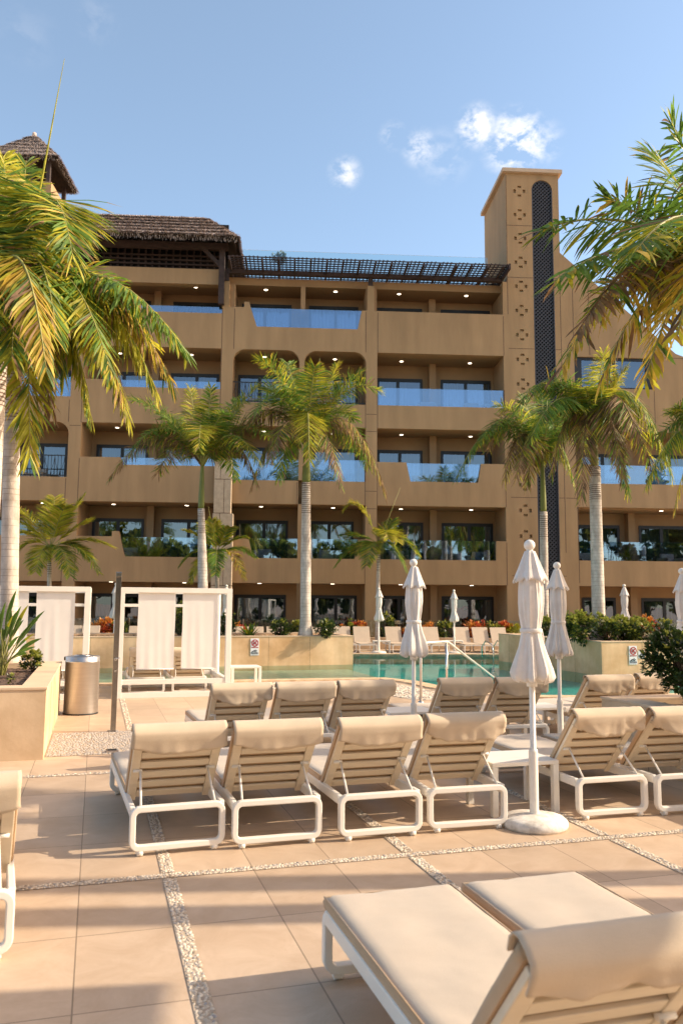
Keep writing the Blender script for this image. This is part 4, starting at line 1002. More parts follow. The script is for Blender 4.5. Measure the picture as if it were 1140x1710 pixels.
plist = [(0, (at(885, 1000, 6.72).x, 6.72, 0), 0, 1.0, 'tallest closed white parasol in the middle of the near row, on a round stone base'),
 (1, p_at(690, 935), 40, 1, 'closed white parasol standing behind the row of four, left of the tallest one'), (0, p_at(929, 940), 80, 1, 'slender closed parasol right behind the tallest one, in front of the shrub-topped island'),
 (1, (at(632, 1080, 29.2).x, 29.2, 0), 10, 1.02, 'tiny closed parasol across the pool in front of the thin young palm'), (1, (at(758, 1080, 29.6).x, 29.6, 0), 70, 1.0, 'tiny closed parasol across the pool left of the red flowers'),
 (0, (at(1043, 1040, 25.5).x, 25.5, 0), 30, 1.06, 'closed parasol rising behind the hedge of the right stone island'), (1, (at(190, 1080, 28.3).x, 28.3, 0), 0, 1.05, 'closed parasol seen just left of the steel shower post'),
 (0, (at(376, 1080, 28.6).x, 28.6, 0), 50, 1.04, 'closed parasol seen through the right gap of the second cabana'), (1, (at(1139, 1000, 11.5).x, 11.5, 0), 20, 1.0, 'closed parasol cut by the right edge of the picture, above the dark bush')]
up = set()
for k, loc, rz, s, lab in plist:
    o = pp[k] if k not in up else copy_tree(pp[k]); up.add(k)
    o.location = loc; o.rotation_euler = (0, 0, R(rz)); o.scale = (s, s, s); tag(o, lab, 'parasol', G6)

# ------------------------------------------------------------------ cabanas
def make_cabana():
    t = empty('cabana'); f = MB(); w_, d, h, p = 2.1, 2.05, 2.03, .105
    for x in (0, w_ - p):
        for y in (0, d - p): f.box((x, y, 0), (x + p, y + p, h - .095))
    for y in (0, d - p):
        f.box((0, y, h - .095), (w_, y + p, h)); 
    f.box((p, .01, 0.0), (w_ - p, p - .01, .10)); f.box((p, .012, .245), (w_ - p, p - .012, .335)); f.box((p, d - p + .01, .245), (w_ - p, d - .01, .335)); f.box((p, d - p + .01, 0.0), (w_ - p, d - .01, .09))
    f.box((p, d - p + .02, 1.66), (w_ - p, d - .02, 1.72))
    for x in (0, w_ - p):
        f.box((x + .002, p, h - .093), (x + p - .002, d - p, h - .002)); f.box((x + .01, p, .0), (x + p - .01, d - p, .09)); f.box((x + .012, p, .25), (x + p - .012, d - p, .33))
    bev(f.build('frame', M['white_metal'], t), .004)
    for k, (x0, x1) in enumerate(((.35, 1.035), (1.17, 1.83))):
        for bk in (0,):
            c = MB(); nn = 40; y = .055; vs = []; zs = [1.94 - i * (1.94 - .52) / 12 for i in range(13)]
            for z in zs:
                for i in range(nn + 1):
                    x = x0 + (x1 - x0) * i / nn; q = (1.94 - z) / 1.4
                    vs.append((x + .004 * math.sin(z * 5 + k), y + q * (.006 * noise.noise(Vector((x * 7, z * .8, k * 9))) + .0015 * math.sin(x * 40 + z)) + .003 * noise.noise(Vector((x * 5, z * 3, k))), z))
            c.add(vs, [(j * (nn + 1) + i, j * (nn + 1) + i + 1, (j + 1) * (nn + 1) + i + 1, (j + 1) * (nn + 1) + i) for j in range(12) for i in range(nn)], 0, True)
            c.tube([(x0 - .01, y, 1.95), (x1 + .01, y, 1.95)], .014, 8); c.tube([(x0, y, .52), (x1, y, .52)], .010, 8)
            c.build('curtain', M['curtain_white'], t)
    c = MB(); nn = 16; vs = []      # side drape gathered at the right rear
    for z in (1.93, 1.2, .5, .12):
        for i in range(nn + 1):
            y = 1.35 + .5 * i / nn; vs.append((w_ - .05 + .03 * math.sin(i * 1.5), y, z))
    c.add(vs, [(j * (nn + 1) + i, j * (nn + 1) + i + 1, (j + 1) * (nn + 1) + i + 1, (j + 1) * (nn + 1) + i) for j in range(3) for i in range(nn)], 0, True); c.build('side_drape', M['curtain_white'], t)
    for z in (.75, 1.32):
        s = MB(); s.tube([(-.012, .05, z), (.0, .05, z)], .014, 10); s.build('bolt', M['rubber'], t)
    return t
cb = make_cabana(); cb.location = dw(.40, 15.58); cb.rotation_euler = (0, 0, DA); tag(cb, 'white cabana frame with two hanging cloth screens, right of the steel post', 'cabana', 'white cabanas by the pool')
c2_ = copy_tree(cb); c2_.location = dw(-2.2, 15.58); tag(c2_, 'white cabana frame partly hidden by the left planter and the round bin', 'cabana', 'white cabanas by the pool')

# ------------------------------------------------------------------ planters
def planter(name, a0, a1, b0, b1, h, label, wall=.3, soil=.09, zb=0.0, seams=1.2, cat='planter'):
    t = empty(name, dw(a0, b0), DA); L_, D_ = a1 - a0, b1 - b0
    w1 = MB(); c0 = .03
    w1.box((0, 0, zb), (L_, wall, h - c0)); w1.box((0, D_ - wall, zb), (L_, D_, h - c0)); w1.box((0, wall, zb), (wall, D_ - wall, h - c0)); w1.box((L_ - wall, wall, zb), (L_, D_ - wall, h - c0))
    x = seams
    while x < L_ - .2: w1.box((x - .003, -.0015, zb), (x + .003, .01, h - c0), 1); x += seams
    y = seams
    while y < D_ - .2: w1.box((-.0015, y - .003, zb), (.01, y + .003, h - c0), 1); w1.box((L_ - .01, y - .003, zb), (L_ + .0015, y + .003, h - c0), 1); y += seams
    w1.build('planter_wall', [M['cladding_pool' if zb < 0 else 'cladding'], M['joint']], t)
    c = MB(); o_ = .012
    c.slab([(-o_, -o_), (L_ + o_, -o_), (L_ + o_, wall), (-o_, wall)], h - c0, h); c.slab([(-o_, D_ - wall), (L_ + o_, D_ - wall), (L_ + o_, D_ + o_), (-o_, D_ + o_)], h - c0, h)
    c.slab([(-o_, wall), (wall, wall), (wall, D_ - wall), (-o_, D_ - wall)], h - c0, h); c.slab([(L_ - wall, wall), (L_ + o_, wall), (L_ + o_, D_ - wall), (L_ - wall, D_ - wall)], h - c0, h)
    bev(c.build('capstone', M['capstone'], t), .004)
    s = MB(); nx = max(4, int(L_ / .22)); ny = max(4, int(D_ / .22)); vs = []
    for j in range(ny + 1):
        for i in range(nx + 1):
            x = wall + (L_ - 2 * wall) * i / nx; y = wall + (D_ - 2 * wall) * j / ny
            vs.append((x, y, h - soil + .035 * noise.noise(Vector((x * 2.5, y * 2.5, a0))) + rnd.uniform(-.012, .012)))
    s.add(vs, [(j * (nx + 1) + i, j * (nx + 1) + i + 1, (j + 1) * (nx + 1) + i + 1, (j + 1) * (nx + 1) + i) for j in range(ny) for i in range(nx)], 0, False)
    for _ in range(int(L_ * D_ * 55)):
        x = rnd.uniform(wall + .02, L_ - wall - .02); y = rnd.uniform(wall + .02, D_ - wall - .02); an = rnd.uniform(0, 3.1); q = rnd.uniform(.02, .06)
        dx, dy = math.cos(an) * q, math.sin(an) * q; z = h - soil + rnd.uniform(.0, .04)
        s.add([(x - dx, y - dy, z), (x + dy * .3, y - dx * .3, z + .012), (x + dx, y + dy, z + .006), (x - dy * .3, y + dx * .3, z + .01)], [(0, 1, 2, 3)])
    s.build('soil', M['soil'], t); tag(t, label, cat); return t
planter('stone_planter', -4.6, -.50, 9.84, 14.0, .80, 'low limestone planter at the left edge holding the palms and long-leaved plants', .28)
planter('stone_planter', 5.74, 9.2, 5.2, 8.42, .70, 'low limestone planter at the right edge with the round dark bush', .30)
planter('stone_planter', -2.6, 7.5, 23.66, 26.4, .80, 'long limestone island planter in the pool behind the cabanas, with two palms', .22, zb=-.34, seams=1.25)
planter('stone_planter', 12.72, 18.6, 18.6, 24.3, .83, 'limestone island planter in the pool on the right, topped by a green hedge', .24, zb=-.34, seams=1.25)
# low wall and planting bed across the pool
t = empty('low_wall', (0, 32.0, 0), R(3.4)); m_ = MB(); m_.box((-16, 0, 0), (14, .22, .42)); m_.build('wall', M['cladding'], t); m_ = MB(); m_.box((-16.01, -.02, .42), (14.01, .24, .45)); m_.build('capstone', M['capstone'], t); m_ = MB(); m_.box((-15.9, .24, 0), (13.9, .8, .36)); m_.build('soil', M['soil'], t)
tag(t, 'low limestone wall with planting bed along the hotel terrace across the pool', 'wall')
t = empty('glass_fence', (0, 32.95, 0), R(3.4)); x = -15.9
while x < 13.6:
    m_ = MB(); m_.box((x + .04, 0, .08), (x + 1.44, .012, 1.10)); m_.build('glass_panel', M['clear_glass'], t)
    m_ = MB(); m_.box((x - .02, -.02, 0), (x + .02, .03, 1.12)); m_.build('post', M['chrome'], t); x += 1.5
tag(t, 'low clear glass fence with slim steel posts in front of the ground-floor rooms', 'fence')

# ------------------------------------------------------------------ bin, shower post, handrail, signs
t = empty('litter_bin', (-4.10, 13.08, 0)); m_ = MB()
m_.lathe([(.255, .0), (.262, .012), (.262, .80), (.266, .802), (.266, .832), (.262, .834), (.262, .885), (.25, .90), (.0, .905)], 48); m_.build('body', M['steel'], t)
m_ = MB(); m_.lathe([(.0, .906), (.13, .906), (.135, .912), (.12, .920), (0, .922)], 28, 0, (0, 0)); m_.build('lid', M['chrome'], t)
m_ = MB(); m_.box((-.29, -.03, .83), (-.255, .03, .885)); m_.build('hinge', M['rubber'], t); m_ = MB(); m_.lathe([(.262, .0), (.268, .0), (.268, .02), (.262, .022)], 40); m_.build('foot_ring', M['rubber'], t)
tag(t, 'round brushed-steel litter bin beside the left planter', 'litter bin')
p0 = on_z(189, 1222, 0)
t = empty('shower_post', p0, R(14)); m_ = MB(); m_.box((-.036, -.036, .012), (.036, .036, 2.14)); bev(m_.build('post', M['dark_chrome'], t), .004)
m_ = MB(); m_.box((-.038, -.09, 2.10), (.038, .038, 2.17)); bev(m_.build('shower_head', M['chrome'], t), .004); m_ = MB(); m_.box((-.075, -.075, 0), (.075, .075, .012)); m_.build('base_plate', M['chrome'], t)
m_ = MB(); m_.tube([(0, -.042, .98), (0, -.10, .98)], .022, 12); m_.tube([(0, -.10, .98), (.05, -.12, 1.0)], .008, 6); m_.build('valve', M['chrome'], t); m_ = MB(); m_.tube([(0, -.042, .82), (0, -.08, .82)], .016, 10); m_.build('valve', M['chrome'], t)
tag(t, 'slim square polished-steel shower post standing on grey pebbles', 'shower')
t = empty('pool_handrail', (1.45, 14.8, 0)); m_ = MB()
m_.tube([(0, 0, 0), (0, 0, .96), (.03, .04, 1.03), (.09, .12, 1.06), (.50, .70, 1.06), (.60, .84, 1.05), (.70, .98, .98), (2.1, 3.5, .05), (2.12, 3.54, -.3)], .024, 12); m_.build('rail', M['rail_steel'], t)
m_ = MB(); m_.tube([(.57, .8, -.0), (.57, .8, 1.04)], .022, 12); m_.build('post', M['chrome'], t)
for x, y in ((0, 0), (.57, .8)): m_ = MB(); m_.lathe([(0.024, .03), (.05, .03), (.055, .006), (.055, 0)], 16, 0, (x, y)); m_.build('flange', M['chrome'], t)
tag(t, 'polished steel handrail sloping down into the pool behind the second lounger row', 'handrail')
q = p_at(848, 1098, .35)
t = empty('pool_ladder', (5.05, 27.2, 0), R(20))
for s in (0, .45): m_ = MB(); m_.tube([(s, .7, 0), (s, .7, .35), (s, .45, .55), (s, .05, .45), (s, -.05, .2), (s, -.05, -.6)], .02, 8); m_.build('rail', M['chrome'], t)
tag(t, 'small bent steel ladder rail at the far pool corner beside the tall parasol', 'pool ladder')

def sign(loc, rz, label, w_=.24, small=False, red=True):
    t = empty('pool_sign', loc, rz)
    m_ = MB(); m_.box((-w_ / 2, -.008, 0), (w_ / 2, 0, w_ * (1 if small else 1.95)), 0)
    m_.build('plate', M['sign_white'], t)
    def disc(zc, r_, y, m, n=24, ri=0):
        k_ = MB()
        vs = [(r_ * math.cos(2 * math.pi * i / n), y, zc + r_ * math.sin(2 * math.pi * i / n)) for i in range(n)]
        if ri:
            vs += [(ri * math.cos(2 * math.pi * i / n), y, zc + ri * math.sin(2 * math.pi * i / n)) for i in range(n)]
            k_.add(vs, [(i, (i + 1) % n, n + (i + 1) % n, n + i) for i in range(n)])
        else: k_.add(vs, [tuple(range(n))])
        return k_.build('symbol', m, t)
    if red:
        zc = w_ * 1.42; s = w_ * .42
        m_ = MB()   # diving figure
        m_.tube([(-.55 * s, -.0105, zc - .1 * s), (.0, -.0105, zc + .05 * s), (.5 * s, -.0105, zc - .30 * s)], .09 * s, 5); m_.tube([(.0, -.0105, zc + .05 * s), (.30 * s, -.0105, zc + .45 * s)], .07 * s, 5); m_.lathe([(0, zc + .1 * s), (.12 * s, zc + .2 * s), (0, zc + .32 * s)], 8, 0, (-.5 * s, -.0105)); m_.build('symbol', M['sign_dark'], t)
        disc(zc, s, -.020, M['sign_red'], ri=s * .74)
        m_ = MB(); d_ = s * .62; h_ = .11 * s
        for sg in (1, -1):
            m_.add([(-d_ - h_ * .7, -.022 - .001 * sg, zc + sg * d_ - sg * h_ * .7), (-d_ + h_ * .7, -.022 - .001 * sg, zc + sg * d_ + sg * h_ * .7), (d_ + h_ * .7, -.022 - .001 * sg, zc - sg * d_ + sg * h_ * .7), (d_ - h_ * .7, -.022 - .001 * sg, zc - sg * d_ - sg * h_ * .7)], [(0, 1, 2, 3)])
        m_.build('symbol', M['sign_red'], t)
        m_ = MB(); m_.box((-w_ * .42, -.0125, w_ * .86), (w_ * .42, -.0085, w_ * .945)); m_.build('text_band', M['sign_red'], t)
    z0 = 0.06 * w_
    m_ = MB(); a = w_ * .42
    m_.box((-a, -.0125, z0 + .02), (a, -.0085, z0 + w_ * .16)); m_.tube([(-a * .8, -.0105, z0 + w_ * .33), (-a * .2, -.0105, z0 + w_ * .48), (a * .35, -.0105, z0 + w_ * .33)], a * .13, 5); m_.tube([(-a * .2, -.0105, z0 + w_ * .48), (a * .3, -.0105, z0 + w_ * .56), (a * .7, -.0105, z0 + w_ * .40)], a * .09, 5)
    for i in range(4): m_.tube([(-a + i * a * .5, -.0105, z0 + w_ * .24), (-a + i * a * .5 + a * .25, -.0105, z0 + w_ * .28), (-a + (i + 1) * a * .5, -.0105, z0 + w_ * .24)], a * .06, 4)
    m_.build('symbol', M['sign_dark'], t); tag(t, label, 'sign'); return t
def on_front(px, bfront):   # point of a planter front (grid line b) seen at px
    d = sight(px, 1000); b_ = -d.x * math.sin(DA) + d.y * math.cos(DA); t = bfront / b_; return Vector((d.x * t, d.y * t, 0))
v = on_front(427, 23.655); sign((v.x, v.y, .24), DA, 'no-diving sign with red crossed circle on the left island planter wall', .25)
v = on_front(1053, 18.595); sign((v.x, v.y, .22), DA, 'no-diving sign with red crossed circle on the right island planter wall, left one', .25)
v = on_front(1067, 18.595); sign((v.x, v.y, .38), DA, 'small white sign beside the no-diving sign, half hidden by the dark bush', .2, True, False)
p = dw(12.705, 22.3); sign((p.x, p.y, .30), DA - R(90), 'small black and white pictogram sign on the shaded side of the right island', .22, True, False)

# ------------------------------------------------------------------ palms
GRN, YEL, DRY, GLD, RAC = 0, 1, 2, 3, 4
PM = [M['leaf_g'], M['leaf_y'], M['leaf_d'], M['leaf_o'], M['rachis']]
UP = Vector((0, 0, 1))
def frond(mb, P0, P1, P2, L=.62, n=62, w=.019, mix=(.7, .25, .05, 0), r=None, plum=.5, droop=.7, rr=.022, tip=.14, swp=.5, tb=.12, hang=.3):
    r = r or rnd
    def bz(t): return P0 * (1 - t) ** 2 + P1 * 2 * t * (1 - t) + P2 * t * t
    def tg(t): return ((P1 - P0) * (1 - t) + (P2 - P1) * t).normalized()
    N = 12
    mb.tube([bz(i / N) for i in range(N + 1)], [rr * (1 - .8 * i / N) for i in range(N + 1)], 5, RAC if mix[2] < .6 else DRY)
    cum = [mix[0], mix[0] + mix[1], mix[0] + mix[1] + mix[2]]
    def pick():
        q = r.random(); return GRN if q < cum[0] else YEL if q < cum[1] else DRY if q < cum[2] else GLD
    n = int(n * 1.8); w = w * .60; soft = plum <= .2
    for i in range(n):
        for sgn in (-1, 1):
            t = tb + (1 - tb) * (i + r.uniform(-.4, .4)) / n; t = min(max(t, tb), .998)
            p = bz(t); T = tg(t); S = T.cross(UP)
            S = S.normalized() if S.length > .05 else Vector((1, 0, 0))
            Nn = S.cross(T).normalized()
            prof = (.62 + .38 * math.sin(math.pi * min(1, t * 1.15))) * (1 - .30 * max(0, (t - .8) / .2))
            l_ = L * prof * r.uniform(.72, 1.15)
            if soft: elev = r.uniform(-.1, .25); fw = swp * r.uniform(.8, 1.2); hg = hang * .35
            else:
                elev = r.uniform(-.8, 1.2) * plum * (1 - .5 * min(1, hang)); fw = (.22 + 1.1 * max(0, t - .80) / .20) * r.uniform(.4, 1.5); hg = hang * r.uniform(.5, 1.5)
            d = (S * sgn * r.uniform(.75, 1.1) + T * fw + Nn * elev + Vector((r.uniform(-.1, .1), r.uniform(-.1, .1), -hg))).normalized()
            g1 = droop * r.uniform(.05, .4)
            m1 = p + d * l_ * .58
            d2 = (d + Vector((0, 0, -g1))).normalized(); m2 = m1 + d2 * l_ * .26
            d3 = (d2 + Vector((r.uniform(-.1, .1), r.uniform(-.1, .1), -g1 * 1.3))).normalized(); m3 = m2 + d3 * l_ * .24
            wv = (T - d * T.dot(d)); wv = (wv.normalized() + Nn * r.uniform(-.6, .6)).normalized() * w * r.uniform(.7, 1.25)
            c = pick(); c2 = c if r.random() > tip else r.choice((YEL, DRY, GLD)) if c != DRY else DRY
            k = len(mb.v)
            mb.v += [tuple(p - wv * .5), tuple(p + wv * .5), tuple(m1 - wv), tuple(m1 + wv), tuple(m2 - wv * .75), tuple(m2 + wv * .75), tuple(m3)]
            mb.f += [[k, k + 1, k + 3, k + 2], [k + 2, k + 3, k + 5, k + 4], [k + 4, k + 5, k + 6]]; mb.m += [c, c, c2]; mb.sm += [False] * 3

def trunk_mesh(parent, base, top, r0, r1, rb=None, bulge=0.0, rings=True, seed=0, ring_from=.80, name='trunk'):
    b = Vector(base); t_ = Vector(top); h = (t_ - b).length; r = random.Random(seed)
    mb = MB(); N = max(16, int(h / .16)); pts = []; rad = []
    for i in range(N + 1):
        t = i / N; q = r0 + (r1 - r0) * t + bulge * math.sin(math.pi * min(1, t * 1.1)) ** 2
        if t < .14: q += (rb or r0) * .55 * (1 - t / .14) ** 2
        pts.append(b.lerp(t_, t)); rad.append(q * (1 + r.uniform(-.015, .015)))
    mb.tube(pts, rad, 18, 0)
    if rings:
        z = 0.04; tt = 0
        while tt < .995:
            p = b.lerp(t_, tt); q = r0 + (r1 - r0) * tt + bulge * math.sin(math.pi * min(1, tt * 1.1)) ** 2
            if tt < .14: q += (rb or r0) * .55 * (1 - tt / .14) ** 2
            lo_ = tt < ring_from; th = .004 if lo_ else .012
            mb.lathe([(q * .99, p.z - th), (q * 1.012, p.z - th * .6), (q * 1.012, p.z + th * .6), (q * .99, p.z + th)], 18, 2 if lo_ else 1, (p.x, p.y))
            tt += (.10 if lo_ else .062) * r.uniform(.8, 1.2) / h
    return mb.build(name, [M['trunk'], M['ring'], M['ring_pale']], parent)

G7 = 'tall royal palms'
def royal(label, base, crown, r0, r1, shaft_len, fronds, group=G7, seed=1, L=.62, w=.019, n=62, shr=None, spear=None, bulge=.0, droop=.7, plum=.5, fill=1):
    """base/crown: world points; fronds: (tip, lift, mix, length-scale) with tip a world point"""
    t = empty('palm_tree', base); B = Vector(base); C = Vector(crown) - B
    sb = C - Vector((0, 0, shaft_len)); r = random.Random(seed)
    trunk_mesh(t, (0, 0, 0), sb, r0, r1, bulge=bulge, seed=seed)
    mb = MB(); s0 = shr or r1 * .95
    mb.tube([sb.lerp(C, q) for q in (0, .06, .2, .5, .8, 1, 1.08)], [s0, s0 * 1.1, s0 * 1.08, s0 * .92, s0 * .72, s0 * .55, s0 * .35], 16); mb.build('crownshaft', M['shaft'], t)
    fronds = list(fronds); rad = sum((Vector(f[0]) - Vector(crown)).length for f in fronds) / len(fronds)
    for i in range(fill):
        a = 2 * math.pi * (i + r.random()) / fill; el = r.uniform(-.1, .9); fronds.append((Vector(crown) + Vector((math.cos(a) * math.cos(el), math.sin(a) * math.cos(el), math.sin(el) * .9)) * rad * r.uniform(.6, .85), .35 * rad * (1 - .6 * el), (.6, .34, .06, 0), .8))
    mb = MB()
    for f in fronds:
        tip = Vector(f[0]) - B; lift = f[1]; mix = f[2]; sc_ = f[3] if len(f) > 3 else 1
        p0 = C + Vector((r.uniform(-.03, .03), r.uniform(-.03, .03), r.uniform(-.05, .05)))
        mid = p0.lerp(tip, .5) + Vector((0, 0, lift))
        frond(mb, p0, mid, tip, L=L * sc_, n=int(n), w=w, mix=mix, r=r, droop=droop * (f[4] if len(f) > 4 else 1), plum=plum, hang=min(1.3, max(.0, (C.z - tip.z) / max(.5, (tip - C).length) * 1.1 + .38)), rr=.02 + r1 * .06)
    mb.build('crown', PM, t)
    if spear is not None:
        m_ = MB(); q = Vector(spear) - B; m_.tube([C, C.lerp(q, .5) + Vector((.02, 0, 0)), q], [.028, .02, .004], 6); m_.build('spear_leaf', M['rachis'] if not label.startswith('huge') else M['leaf_y'], t)
    tag(t, label, 'palm tree', group); return t
g_ = (.82, .13, .04, .01); gy = (.52, .41, .04, .03); yy = (.12, .74, .04, .10); dr = (.22, .14, .60, .04); dd2 = (.10, .10, .74, .06); gd = (.10, .25, .20, .45)

# palm of the island, left one
Y = 25.0; bp_ = at(341, 1062, Y); B = (bp_.x, Y, .72); C = at(338, 778, Y)
def T_(px, py, dy, lift, mix, s=1, dp=1): return (at(px, py, Y + dy), lift, mix, s, dp)
royal('palm on the left island with slim trunk, between the white cabana and the thicker palm', B, C, .155, .105, 1.35,
 [T_(183, 800, -.3, 2.3, dr), T_(220, 668, .3, .9, g_), T_(318, 648, .8, .1, yy, .75), T_(353, 648, -.4, .1, gy, .75), T_(428, 645, .1, .3, gy, .9), T_(332, 750, -2.4, 1.9, yy, .8), T_(430, 808, -.2, 2.2, dr), T_(455, 735, .8, 1.6, g_), T_(395, 800, 1.4, 1.5, g_, .8), T_(265, 790, 1.4, 1.7, dr), T_(395, 668, 1.2, .4, g_, .9), T_(270, 690, 1.4, .7, g_, .9), T_(225, 745, -1.0, 1.7, g_), T_(430, 770, -1.2, 1.8, gy), T_(375, 690, -1.4, .7, g_, .8)],
 seed=4, droop=.4, plum=.42, fill=0, L=.76, w=.021, n=76, shr=.09, bulge=.02, spear=at(337, 650, Y))
# middle palm of the island
Y = 24.7; bp_ = at(510, 1058, Y); B = (bp_.x, Y, .72); C = at(512, 742, Y)
royal('palm on the left island with the thickest pale trunk, in the middle of the picture', B, C, .165, .130, 1.2,
 [T_(433, 602, -.2, 1.1, gy), T_(562, 610, .6, .1, yy, .8), T_(600, 622, .4, .5, g_), T_(632, 652, -.3, 1.6, gy), T_(425, 690, -1.0, 1.9, g_), T_(390, 745, .3, 2.3, dd2), T_(420, 812, -.3, 2.4, dr), T_(645, 826, .1, 3.1, dd2, 1.05), T_(570, 812, -.8, 2.0, dr, .9), T_(516, 770, -2.6, 2.3, yy, .85), T_(480, 606, 1.2, .4, g_, .9), T_(525, 612, -1.2, .5, gy, .85), T_(465, 800, 1.4, 2.0, g_, .9), T_(615, 780, 1.5, 2.3, g_), T_(440, 650, .9, 1.0, g_), T_(450, 770, -1.6, 1.9, dr, .9), T_(590, 700, 1.2, 1.2, g_, .9)],
 seed=6, droop=.4, plum=.42, fill=0, L=.82, w=.021, n=80, shr=.118, bulge=.01, spear=at(534, 598, Y))
# right island, front palm
Y = 22.9; bp_ = at(999, 1040, Y); B = (bp_.x, Y, .76); C = at(990, 708, Y)
royal('palm with white trunk rising from the hedge on the right island', B, C, .185, .160, 1.25,
 [T_(858, 690, -.2, 2.2, g_, 1.1), T_(920, 655, .5, .9, g_), T_(1006, 590, .3, .0, yy, .85), T_(1042, 618, -.3, .1, yy, .85), T_(1122, 795, -.3, 3.3, gy, 1.15), T_(1090, 790, .9, 2.7, dr, 1.1), T_(970, 832, -.5, 2.6, dd2, 1.1), T_(1048, 826, .6, 2.3, g_, .85), T_(920, 790, .7, 2.3, dr), T_(1040, 800, -1.2, 2.4, dd2, 1.1), T_(955, 690, 1.5, 1.0, g_, .9), T_(1070, 745, -1.4, 2.3, dr, 1.05), T_(885, 735, -1.0, 2.0, g_), T_(975, 650, -.8, .6, gy, .9)],
 seed=12, droop=.45, plum=.42, fill=0, L=.84, w=.021, n=80, shr=.105, spear=at(1020, 585, Y))
# right island, rear palm
Y = 26.5; bp_ = at(909, 1075, Y); B = (bp_.x, Y, .4); C = at(905, 770, Y)
royal('palm with dark ringed trunk in front of the black tower lattice', B, C, .14, .125, 1.7,
 [T_(832, 678, 0, .9, gy), T_(872, 664, .6, .4, g_, .9), T_(762, 798, -.3, 3.0, g_, 1.05), T_(842, 800, -.6, 2.4, dd2, 1.1), T_(880, 812, .8, 2.0, dr, 1.05), T_(948, 690, .5, .9, g_), T_(980, 752, .4, 1.7, g_), T_(958, 806, -.3, 2.0, gy), T_(905, 662, 1.1, .2, g_, .9), T_(815, 750, 1.1, 2.2, dd2, 1.05), T_(925, 715, -1.6, 1.4, g_, .9), T_(862, 800, -1.1, 2.2, dr), T_(800, 740, -.8, 2.2, g_)],
 seed=15, droop=.45, plum=.42, fill=0, L=.8, w=.021, n=76, shr=.092, spear=at(914, 655, Y))
# palm cut by the right edge, further back
Y = 21.5; B = (at(1205, 1075, Y).x, Y, .76); C = at(1200, 740, Y)
royal('palm mostly outside the right edge, its fronds hanging beside the white-trunked palm', B, C, .2, .16, 1.2,
 [T_(1078, 812, -.2, 1.9, gy, 1.1), T_(1095, 735, .5, 1.2, g_), T_(1120, 690, .3, .6, g_), T_(1125, 850, .5, 1.7, gd), T_(1300, 800, 0, 1.5, g_), T_(1250, 650, 0, .4, g_), T_(1180, 640, .4, .1, g_), T_(1290, 700, .4, .8, g_)], seed=17, L=.78, n=74)
# the two big palms in the left planter
Y = 13.0; B = (-5.25, Y, .74); C = at(28, 505, Y)
R3 = (.10, .30, .10, .50)
royal('huge palm at the left edge with a bright trunk and long hanging yellow fronds', B, C, .140, .125, 1.1,
 [T_(122, 430, -1.5, 2.7, gy, 1.1), T_(312, 590, -.2, 1.75, g_, 1.0), T_(262, 655, .5, 2.1, yy, 1.0), T_(205, 660, -.5, 1.9, gd), T_(50, 765, -.6, 1.9, yy, 1.0), T_(108, 625, .6, 1.5, gy), T_(6, 262, .3, .1, yy, .8), T_(-60, 290, .4, .3, yy), T_(44, 268, .9, .1, gy, .7), T_(-120, 420, 0, .9, g_), T_(-140, 600, -.4, 1.6, g_), T_(160, 600, 1.3, 1.7, gy, 1.0), T_(20, 600, -2.0, 1.5, gy), T_(85, 690, 1.0, 1.7, dd2, .8), T_(238, 560, 1.0, 1.8, gy), T_(150, 690, .1, 2.1, yy), T_(215, 700, -.2, 2.3, yy, .95), T_(290, 645, .9, 2.1, gd, .95), T_(185, 620, -1.2, 2.0, gy, .95), T_(95, 560, -1.6, 1.9, gy, .9)],
 seed=22, L=.90, w=.031, n=86, spear=at(108, 98, Y), droop=.6, plum=.5)
Y = 11.7; B = (-4.86 - .28, Y, .74); C = at(2, 450, Y)
royal('second palm of the left planter with greyish ringed trunk cut by the picture edge', B, C, .150, .165, 1.15,
 [T_(78, 620, -1.0, 1.5, R3, .9), T_(-160, 420, 0, 1, g_), T_(-90, 300, .3, .3, g_), T_(-20, 290, .5, .2, gy), T_(-60, 620, -1, 1.6, g_), T_(-120, 560, .6, 1.5, g_), T_(40, 560, 1.3, 1.3, dd2, .7)],
 seed=25, L=.82, w=.031, n=70, droop=.9, bulge=.01)
# big palm just outside the right edge: its fronds reach into the picture
Y = 8.0; B = (4.7, Y, 0.0); C = Vector((4.25, Y, 4.70))
royal('big palm standing outside the right edge whose long fronds hang into the upper right', B, C, .20, .17, 1.1,
 [T_(902, 385, -1.2, .95, g_, .95), T_(925, 470, -1.6, 1.0, g_, .9), T_(1010, 330, .4, .35, g_, .9), T_(1120, 205, .2, .1, g_), T_(1190, 240, -.6, .1, g_), T_(938, 612, -.6, 1.75, gd, 1.0), T_(1000, 640, .4, 1.7, gd, .95), T_(1075, 640, -1.4, 1.6, gd, .9), T_(985, 520, .8, 1.2, gy, .9), T_(1130, 560, -2.0, 1.6, gd, .9), T_(960, 560, -1.4, 1.5, dd2, .8), T_(1085, 255, 1.4, .4, g_), T_(1500, 500, 0, 1, g_), T_(1550, 350, .5, .5, g_), T_(1400, 650, -1, 1.4, g_), T_(1060, 420, -2.6, 1.2, gy)],
 seed=31, L=.60, w=.029, n=58, droop=.6, plum=.55)

